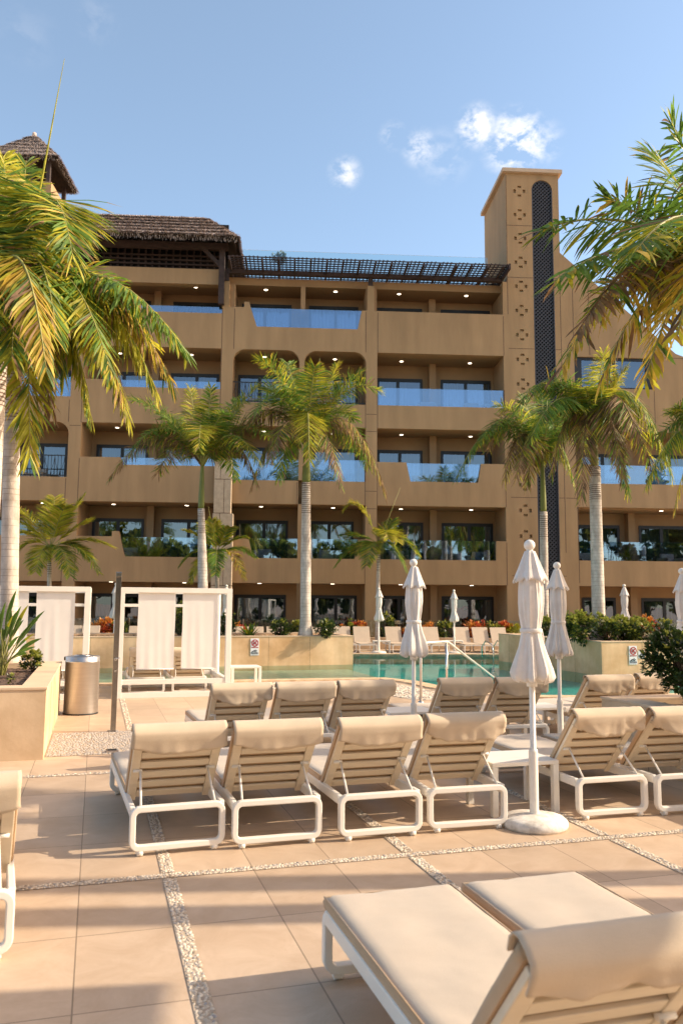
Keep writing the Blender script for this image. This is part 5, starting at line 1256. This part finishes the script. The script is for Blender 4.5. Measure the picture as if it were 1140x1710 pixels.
# small feather palms
def feather(label, base, C, tips, r0=.075, seed=1, spear=None, L=.42, mix=gy, multi=False):
    t = empty('feather_palm', base); B = Vector(base); c = Vector(C) - B; r = random.Random(seed)
    trunk_mesh(t, (0, 0, 0), c - Vector((0, 0, .35)), r0, r0 * .8, seed=seed, rings=True)
    m_ = MB(); m_.tube([c - Vector((0, 0, .4)), c - Vector((0, 0, .2)), c + Vector((0, 0, .05))], [r0 * .85, r0 * .9, r0 * .4], 10); m_.build('crownshaft', M['shaft'], t)
    m_ = MB()
    for f in tips:
        tip = Vector(f[0]) - B; mid = c.lerp(tip, .55) + Vector((0, 0, f[1]))
        frond(m_, c, mid, tip, L=L, n=62, w=.021, mix=f[2] if len(f) > 2 else mix, r=r, plum=.12, droop=.45, rr=.016, swp=.75, tb=.16)
    m_.build('crown', PM, t)
    if spear is not None: m_ = MB(); m_.tube([c, Vector(spear) - B], [.018, .005], 6); m_.build('spear_leaf', M['rachis'], t)
    tag(t, label, 'palm tree', 'small feather palms'); return t
def F_(px, py, dy, lift, *m): return (at(px, py, Y + dy), lift) + m
Y = 25.6; B = (at(82, 1062, Y).x, Y, .72)
feather('small yellow-green feather palm behind the first cabana, below the left balcony', B, at(84, 915, Y),
 [F_(26, 845, .3, .35, yy), F_(22, 868, -.3, .35, yy), F_(22, 932, -.5, .7, yy), F_(60, 955, -1.0, .7, yy), F_(118, 962, -.8, .8, gy), F_(166, 957, -.2, .9, gy), F_(187, 912, .2, .5, yy), F_(152, 866, .6, .15, yy), F_(140, 828, .3, .2, yy), F_(92, 830, .8, .05, yy), F_(110, 845, -.8, .3, yy), F_(150, 930, .8, .6, gy), F_(40, 890, 1.2, .4, yy)], seed=41, L=.60, mix=yy)
Y = 26.1; B = (at(366, 1062, Y).x, Y, .72)
feather('small feather palm in front of the sandstone column', B, at(362, 925, Y),
 [F_(308, 885, 0, .3, yy), F_(340, 872, .5, .1), F_(300, 945, -.3, .6), F_(318, 972, -.7, .7, yy), F_(412, 898, .2, .35), F_(408, 968, -.5, .9, gd), F_(385, 880, -.5, .3), F_(360, 960, -1.1, .8, g_), F_(425, 930, .6, .5, g_), F_(355, 868, -.2, .1, yy)], seed=43, L=.44, spear=at(348, 845, Y))
Y = 31.5; B = (at(629, 1078, Y).x, Y, .0)
feather('thin young palm across the pool behind the tiny parasol, with a curled top frond', B, at(632, 908, Y),
 [F_(574, 852, 0, 1.5, yy), F_(571, 893, .3, .3, g_), F_(560, 945, 0, .8, g_), F_(612, 945, -1.0, .8, gy), F_(655, 868, .5, .1, gy), F_(664, 905, -.9, .8, yy), F_(700, 930, .2, 1.0, g_), F_(678, 952, -.3, .9, g_), F_(592, 925, .9, .5, g_), F_(648, 900, -1.3, .8, yy)], r0=.085, seed=47, L=.62, mix=gy, spear=at(668, 814, Y))

# ------------------------------------------------------------------ shrubs
def leaf_(mb, p, d, up, l_, w_, mi, fold=.25):
    d = d.normalized(); s = d.cross(up); s = s.normalized() if s.length > .01 else Vector((1, 0, 0)); u = s.cross(d)
    k = len(mb.v); m_ = p + d * l_ * .5
    mb.v += [tuple(p), tuple(m_ + s * w_ + u * w_ * fold), tuple(p + d * l_), tuple(m_ - s * w_ + u * w_ * fold), ]
    mb.f += [[k, k + 1, k + 2], [k, k + 2, k + 3]]; mb.m += [mi, mi]; mb.sm += [False, False]
def shrub(label, loc, rx, ry, rz_, n, seed, stem=.25, mats=None, leaf=.075, name='shrub', group=None, new=.12, cat='shrub', trunk_r=.02, lobes=9, lw=.3):
    t = empty(name, loc); r = random.Random(seed); mb = MB(); st = MB()
    cz = stem + rz_; cl = []
    for i in range(lobes * 6):
        while True:
            v = Vector((r.uniform(-1, 1), r.uniform(-1, 1), r.uniform(-1, 1)))
            if .35 < v.length < 1: break
        cl.append((Vector((v.x * rx, v.y * ry, cz + v.z * rz_)), r.uniform(.22, .40) * min(rx, ry, rz_)))
    for c, q in cl[::3]:
        st.tube([(r.uniform(-.03, .03), r.uniform(-.03, .03), 0), (c.x * .35, c.y * .35, stem * .8 + c.z * .25), tuple(c)], [trunk_r, trunk_r * .6, trunk_r * .2], 5)
    st.build('stems', M['wood'], t)
    for i in range(n):
        c, q = r.choice(cl); v = Vector((r.gauss(0, 1), r.gauss(0, 1), r.gauss(0, 1))).normalized()
        p = c + v * q * r.uniform(.5, 1.0)
        out = (v + Vector((0, 0, .5)) + (p - Vector((0, 0, cz))).normalized() * .6)
        mi = 1 if r.random() < new * (2.2 if p.z > cz + rz_ * .3 else .5) else 0
        for q2 in range(3):
            dd_ = out + Vector((r.uniform(-1, 1), r.uniform(-1, 1), r.uniform(-.7, .9))) * .9
            leaf_(mb, p, dd_, UP + Vector((r.uniform(-.5, .5), r.uniform(-.5, .5), 0)), leaf * r.uniform(.7, 1.2), leaf * lw, mi)
    mb.build('leaves', mats or [M['shrub'], M['shrub_l']], t); tag(t, label, cat, group); return t
# round dark bush, right planter
p = dw(6.34, 7.55, .62); shrub('round dark-green bush with crooked stem in the right planter', p, .50, .48, .36, 2600, 51, stem=.20, leaf=.062, new=.03, trunk_r=.035, lobes=12)
# hedge on the right island
for i, (px, rx_, h_, nn, s) in enumerate(((946, .42, .36, 650, 'beside the slender parasol'), (968, .40, .40, 700, 'just left of the white palm trunk'), (1013, .45, .36, 750, 'just right of the white palm trunk'), (1040, .42, .33, 700, 'below the closed parasol behind it'), (1064, .38, .31, 650, 'at the right end above the no-diving sign'), (915, .35, .33, 450, 'lowest one, behind the skirt of the slender parasol'))):
    d = sight(px, 1040); b_ = -d.x * math.sin(DA) + d.y * math.cos(DA); q = 19.35 / b_ if px > 930 else 21.0 / b_
    shrub('leafy green shrub on the right island, ' + s, (d.x * q, d.y * q, .76), rx_, .42, h_, nn, 60 + i, stem=.05, leaf=.085, new=.42, name='hedge_shrub', group='shrubs forming the hedge on the right island', lobes=7)
# left island shrubs
p = at(468, 1058, 24.6); shrub('small round dark bush on the left island, left of the thick palm trunk', (p.x, 24.6, .72), .32, .3, .25, 600, 71, stem=.05, leaf=.075, new=.15, group='small shrubs on the left island')
p = at(545, 1058, 24.6); shrub('small dark bush on the left island, right of the thick palm trunk', (p.x, 24.6, .72), .33, .3, .24, 520, 72, stem=.05, leaf=.08, new=.1, group='small shrubs on the left island')
p = at(300, 1058, 24.8); shrub('tall leafy bush seen between the two screens of the second cabana', (p.x, 24.8, .72), .25, .25, .48, 500, 73, stem=.05, leaf=.08, new=.25, group='small shrubs on the left island')
p = at(378, 1058, 24.8); shrub('dark bush seen behind the right post of the second cabana', (p.x, 24.8, .72), .28, .25, .34, 500, 74, stem=.05, leaf=.08, new=.1, group='small shrubs on the left island')
def agave(label, loc, n, l_, w_, seed, spread=.9, cat='plant', name='agave', mats=None, mi=0):
    t = empty(name, loc); r = random.Random(seed); mb = MB()
    for i in range(n):
        a = 2 * math.pi * i / n * 2.4 + r.uniform(-.2, .2); e = R(r.uniform(20, 85)) if spread > .5 else R(r.uniform(55, 88))
        d = Vector((math.cos(a) * math.cos(e), math.sin(a) * math.cos(e), math.sin(e))); s = d.cross(UP); s = s.normalized() if s.length > .01 else Vector((1, 0, 0))
        L_ = l_ * r.uniform(.7, 1.1); k = len(mb.v); N = 5
        for j in range(N + 1):
            q = j / N; p = d * L_ * q + Vector((0, 0, -L_ * .35 * q * q * (1 - math.sin(e)))); ww = w_ * (math.sin(math.pi * (.22 + .78 * q)) if q < 1 else 0) + .001
            mb.v += [tuple(p - s * ww), tuple(p - UP.cross(s).normalized() * 0 + Vector((0, 0, -ww * .4))), tuple(p + s * ww)]
        for j in range(N):
            b_ = k + j * 3; m0 = mi if r.random() < .8 else min(mi + 1, 3)
            mb.f += [[b_, b_ + 1, b_ + 4, b_ + 3], [b_ + 1, b_ + 2, b_ + 5, b_ + 4]]; mb.m += [m0, m0]; mb.sm += [True, True]
    mb.build('leaves', mats or [M['leaf_g'], M['leaf_y'], M['leaf_d'], M['leaf_o']], t); tag(t, label, cat); return t
p = at(417, 1058, 24.6); agave('spiky dark green agave on the left island above the no-diving sign', (p.x, 24.6, .72), 24, .55, .04, 81)
# strelitzia and little shrub in the left planter
t = empty('strelitzia', on_z(2, 1128, .72)); r = random.Random(5); mb = MB(); stm = MB(); O = Vector(t.location); Yb = O.y
blades = [((75, 1020), .05), ((58, 1058), -.10), ((28, 985), .1), ((22, 1028), -.2), ((48, 1010), .15), ((70, 1066), .0), ((10, 1005), -.1), ((40, 1035), .25), ((-20, 1000), .1), ((-35, 1030), 0), ((5, 1048), .2), ((-10, 1060), -.2), ((33, 1062), -.3), ((18, 1012), .3), ((-45, 1060), .1), ((47, 1090), .1), ((64, 1035), .12), ((36, 1012), -.05), ((15, 1040), .0), ((52, 1050), .2), ((-8, 990), .0), ((27, 1022), .22), ((60, 1080), -.15), ((8, 1070), .15), ((-28, 1045), .1)]
for (tx, ty), dy in blades:
    tip = at(tx, ty, Yb + dy) - O; base = Vector((r.uniform(-.05, .05), r.uniform(-.05, .05), 0)); mid = base.lerp(tip, .45) + Vector((-.06 * (1 if tip.x > 0 else -1), 0, .14))
    P_ = lambda q: base * (1 - q) ** 2 + mid * 2 * q * (1 - q) + tip * q * q
    stm.tube([P_(q / 8) for q in range(7)], [.010 - .0008 * q for q in range(7)], 5)
    k = len(mb.v); N = 9; ww0 = .027 * r.uniform(.7, 1.15); yel = r.random() < .22
    for j in range(N + 1):
        q = .5 + .5 * j / N; p = P_(q); T = (P_(min(1, q + .03)) - P_(q - .03)).normalized(); s = T.cross(Vector((r.uniform(-.1, .1), -1, .35))).normalized(); u_ = s.cross(T)
        ww = ww0 * math.sin(math.pi * min(.999, (j + .15) / (N + .15))) ** .8 + .001
        mb.v += [tuple(p - s * ww + u_ * ww * .45), tuple(p), tuple(p + s * ww + u_ * ww * .45)]
    for j in range(N):
        b_ = k + j * 3; m0 = 1 if (yel and j > 4) else 0
        mb.f += [[b_, b_ + 1, b_ + 4, b_ + 3], [b_ + 1, b_ + 2, b_ + 5, b_ + 4]]; mb.m += [m0, m0]; mb.sm += [True, True]
mb.build('leaf_blades', [M['leaf_g'], M['leaf_y']], t); stm.build('leaf_stalks', M['rachis'], t); tag(t, 'long-leaved plant like a bird of paradise at the near left edge of the planter', 'plant')
p = on_z(54, 1120, .73); shrub('small bright succulent bush in the left planter next to the cabana screen', p, .15, .13, .12, 170, 83, stem=.03, leaf=.055, new=.7, lobes=4, trunk_r=.008, lw=.42, name='small_bush')
p = on_z(18, 1140, .73); shrub('tiny yellowish seedling at the front of the left planter soil', p, .06, .06, .05, 26, 84, stem=.01, leaf=.04, new=.8, lobes=2, trunk_r=.004, name='seedling')
# crotons and small plants in the bed across the pool
G8 = 'colourful croton plants in the bed across the pool'
for i, (px, h_, kind, s) in enumerate(((600, .30, 1, 'orange croton between the second and third far lounger'), (668, .18, 0, 'dark red croton behind the middle parasol'), (716, .26, 0, 'red croton above the pool handrail'), (784, .32, 0, 'bright red croton right of the tiny far parasol'), (803, .34, 1, 'orange croton, the tallest of the far bed'), (845, .32, 1, 'orange-red croton left of the tall parasol'), (858, .26, 2, 'yellow-green croton touching the tall parasol'), (184, .34, 0, 'dark red croton seen left of the steel post'), (172, .25, 0, 'smaller red croton seen between cabana and post'), (1092, .42, 0, 'red croton above the dark bush'), (1075, .35, 1, 'orange croton at the right end of the hedge'), (570, .22, 0, 'low red croton near the island end'), (395, .3, 0, 'red croton right of the second cabana'))):
    p = at(px, 1055, 32.5); ms = {0: [M['red'], M['orange']], 1: [M['orange'], M['red']], 2: [M['shrub_l'], M['leaf_y']]}[kind]
    shrub(s, (p.x, 32.5 + p.x * .059, .36), .34, .26, h_, 190, 100 + i, stem=.04, mats=ms, leaf=.16, new=.35, name='croton', group=G8, cat='plant', lobes=4, trunk_r=.012, lw=.2)
for i, (px, h_, s) in enumerate(((585, .35, 'left of the thin young palm'), (645, .5, 'climbing beside the thin young palm'), (690, .3, 'behind the middle parasol'), (742, .35, 'left of the tiny far parasol'), (825, .32, 'between the orange crotons'), (352, .4, 'behind the second cabana'), (205, .35, 'behind the steel post'), (1120, .45, 'near the right edge'), (500, .35, 'behind the thick palm trunk'))):
    p = at(px, 1050, 32.4); shrub('dark green filler shrub of the far bed, ' + s, (p.x, 32.4 + p.x * .059, .36), .35, .25, h_, 220, 130 + i, stem=.03, leaf=.12, new=.3, group='green shrubs in the bed across the pool', lobes=4, trunk_r=.01)
# plant on the roof terrace
c, s = math.cos(FY), math.sin(FY)
def hw_(u, y, z): return Vector((u * c - y * s, 34 + u * s + y * c, z))
t = shrub('small potted tree on the roof terrace behind the clear glass', hw_(-2.85, 2.6, 16.0), .30, .3, .28, 200, 90, stem=1.55, leaf=.11, new=.1, name='roof_plant', cat='plant', lobes=4, trunk_r=.02)
m_ = MB(); m_.lathe([(.0, 0), (.16, 0), (.2, .35), (.17, .35), (0, .3)], 16); m_.build('pot', M['pot'], t)

# ------------------------------------------------------------------ balcony furniture
M['sofa'] = mat('grey_cushion', (0.36, 0.34, 0.31), 0.9, 0.08)
M['rattan'] = mat('pale_wicker', (0.42, 0.35, 0.27), 0.8, 0.2, 40)
def make_armchair():
    t = empty('balcony_armchair'); m_ = MB()
    m_.box((-.42, -.38, .02), (-.34, .36, .60)); m_.box((.34, -.38, .02), (.42, .36, .60)); m_.box((-.34, .28, .02), (.34, .38, .62)); m_.box((-.34, -.36, .14), (.34, .28, .30))
    bev(m_.build('body', M['rattan'], t), .015); m_ = MB(); m_.box((-.33, -.37, .302), (.33, .20, .44)); bev(m_.build('seat_cushion', M['sofa'], t), .03)
    m_ = MB(); m_.box((-.33, .14, .442), (.33, .277, .80)); bev(m_.build('back_cushion', M['sofa'], t), .03); return t
ac = make_armchair(); G9 = 'armchairs on the balconies'
spots = [(215, 1, 'behind the cut-out of the lowest left balcony, beside green plants'), (440, 1, 'on the lowest middle balcony, behind the small palm fronds'), (545, 1, 'on the lowest middle balcony, right of the thick trunk'), (663, 1, 'at the left end of the lowest right balcony'), (768, 1, 'on the lowest right balcony, left of the yellow plant'), (800, 1, 'on the lowest right balcony under the sliding door edge'), (975, 1, 'on the right wing balcony beside the black and white ball'), (1024, 1, 'on the right wing balcony, right of the white palm trunk'), (1116, 1, 'on the right wing balcony near the picture edge'), (714, 3, 'white-looking seat behind blue glass, left one'), (790, 3, 'white-looking seat behind blue glass, middle one'), (826, 3, 'white-looking seat behind blue glass near the tower'), (702, 2, 'behind the slanted glass of the third floor'), (57, 2, 'behind the iron railing at the left edge'), (420, 3, 'behind the iron railing of the left arch')]
for i, (px, fl, s) in enumerate(spots):
    zf = floorz[fl] - .0; d = sight(px, 900); nx, ny = -math.sin(FY), math.cos(FY); tq = (34 * math.cos(FY) + .95) / (d.x * nx + d.y * ny)
    o = ac if i == 0 else copy_tree(ac); o.location = (d.x * tq, d.y * tq, zf); o.rotation_euler = (0, 0, FY + R((i * 37) % 30 - 15)); tag(o, 'wicker armchair ' + s, 'armchair', G9)
def bal(px, fl, dep=.8):
    d = sight(px, 900); nx, ny = -math.sin(FY), math.cos(FY); tq = (34 * math.cos(FY) + dep) / (d.x * nx + d.y * ny); return Vector((d.x * tq, d.y * tq, floorz[fl]))
for i, (px, fl, s) in enumerate(((244, 1, 'on the lowest left balcony beside the wicker seat'), (262, 1, 'on the lowest left balcony, further right'), (816, 1, 'on the lowest right balcony beside the tower'), (1046, 1, 'on the right wing balcony beside the white post'), (570, 2, 'on the third-floor middle balcony'))):
    t = agave('potted arching plant ' + s, bal(px, fl) + Vector((0, 0, .3 if fl == 1 else .25)), 26, .85 if fl == 1 else .5, .035, 150 + i, name='potted_plant', mi=0 if i in (0, 4) else 1)
    m_ = MB(); m_.lathe([(0, -.3), (.13, -.3), (.17, .0), (.14, .0), (0, -.03)], 14); m_.build('pot', M['pot'], t); t['group'] = 'potted plants on the balconies'
t = empty('towel_roll', bal(1073, 1, .6)); m_ = MB(); m_.lathe([(0, 0), (.06, 0), (.065, .5), (.05, .51)], 12); m_.build('stand', M['pot'], t); m_ = MB(); m_.lathe([(.065, .52), (.10, .54), (.105, 1.08), (.06, 1.12), (0, 1.13)], 12); m_.build('white_roll', M['canvas'], t); tag(t, 'white and grey standing towel roll on the right wing balcony', 'lamp')
t.name = 'towel_roll_stand'  # white towel roll on a grey post
t = empty('inflatable_ball', bal(966, 1, .45) + Vector((0, 0, .26))); m_ = MB(); m_.lathe([(.26 * math.sin(a), -.26 * math.cos(a)) for a in [math.pi * i / 14 for i in range(15)]], 20); m_.build('shell', M['sign_white'], t)
m_ = MB()
for a in range(6):
    d = Vector((math.sin(a * 1.05) * .8, -1 + .5 * (a % 2), math.cos(a * 1.9) * .7)).normalized(); s_ = d.orthogonal().normalized(); u_ = d.cross(s_)
    m_.add([d * .262 + (s_ * math.cos(2 * math.pi * k / 5) + u_ * math.sin(2 * math.pi * k / 5)) * .085 for k in range(5)], [(0, 1, 2, 3, 4)])
m_.build('patch', M['rubber'], t); tag(t, 'black and white ball on the right wing balcony, left of the white palm trunk', 'ball')

# ------------------------------------------------------------------ beyond the frame: more palms of the garden (they shade the paving and show in the windows)
def plain_palm(x, y, h, label, seed, rr=.17, s=2.6, n=46, L=.62, nf=15):
    r = random.Random(seed); C = Vector((x, y, h)); fr = []
    for i in range(nf):
        a = 2 * math.pi * i / nf * 1.62 + r.uniform(-.2, .2); el = r.uniform(-.5, .8); q = s * r.uniform(.85, 1.1)
        tip = C + Vector((math.cos(a) * q * .85, math.sin(a) * q * .85, q * el * .7 - .3)); fr.append((tip, 1.0 - .4 * el, g_ if r.random() < .7 else gy, 1))
    return royal(label, (x, y, 0), C, rr, rr * .8, 1.1, fr, group='garden palms outside the picture', seed=seed, L=L, w=.024, n=n)
for i, (x, y, h, s) in enumerate(((7.6, 5.35, 9.4, 'right of the foreground loungers'), (9.0, 5.95, 10.2, 'right of the front row, nearer one'), (11.6, 10.3, 6.6, 'behind the dark bush planter on the right'))):
    plain_palm(x, y, h, 'garden palm standing outside the right edge, ' + s, 200 + i)
for i, (x, y, h) in enumerate(((-13, -9, 8.5), (-8, -12, 9.5), (-3, -10, 8.0), (2.5, -13, 9.5), (8, -10, 8.5), (14, -12, 9.5), (-19, -12, 9.0))):
    plain_palm(x, y, h, 'garden palm behind the viewpoint, mirrored in the hotel windows, %s from the left' % ('second third fourth fifth sixth seventh first'.split()[i]), 220 + i)
for i in range(16):
    shrub('dense garden tree behind the viewpoint, mirrored in the lower windows', (-26 + i * 4.8, -16 - (i % 2) * 2, 0), 3.0, 1.8, (3.6 + (i * 7 % 3) * .5) * (1.75 if i > 9 else 1), 2200 if i < 10 else 2800, 240 + i, stem=.8, leaf=.62, new=.25, name="garden_tree", group='trees behind the viewpoint', lobes=9, trunk_r=.12, cat='tree')
t = empty('added_shade_parasol', (4.4, 2.6, 0), R(8)); m_ = MB(); m_.tube([(3.6, -1.9, 0), (3.6, -1.9, 3.6), (3.1, -1.6, 4.5), (0, 0, 4.75), (0, 0, 4.5)], .06, 10); m_.build('arm', M['white_metal'], t)  # added unseen canopy, sized and placed to throw a shadow on the paving
m_ = MB(); m_.add([(-1.7, -1.6, 4.0), (1.7, -1.6, 4.0), (1.7, 1.6, 4.0), (-1.7, 1.6, 4.0), (0, 0, 4.5)], [(0, 1, 4), (1, 2, 4), (2, 3, 4), (3, 0, 4)]); m_.build('canopy', M['curtain_white'], t); m_ = MB(); m_.box((3.2, -2.3, 0), (4.0, -1.5, .12)); m_.build('base', M['plate'], t)
tag(t, 'unseen open cantilever parasol added outside the right edge to shade the near paving', 'parasol')
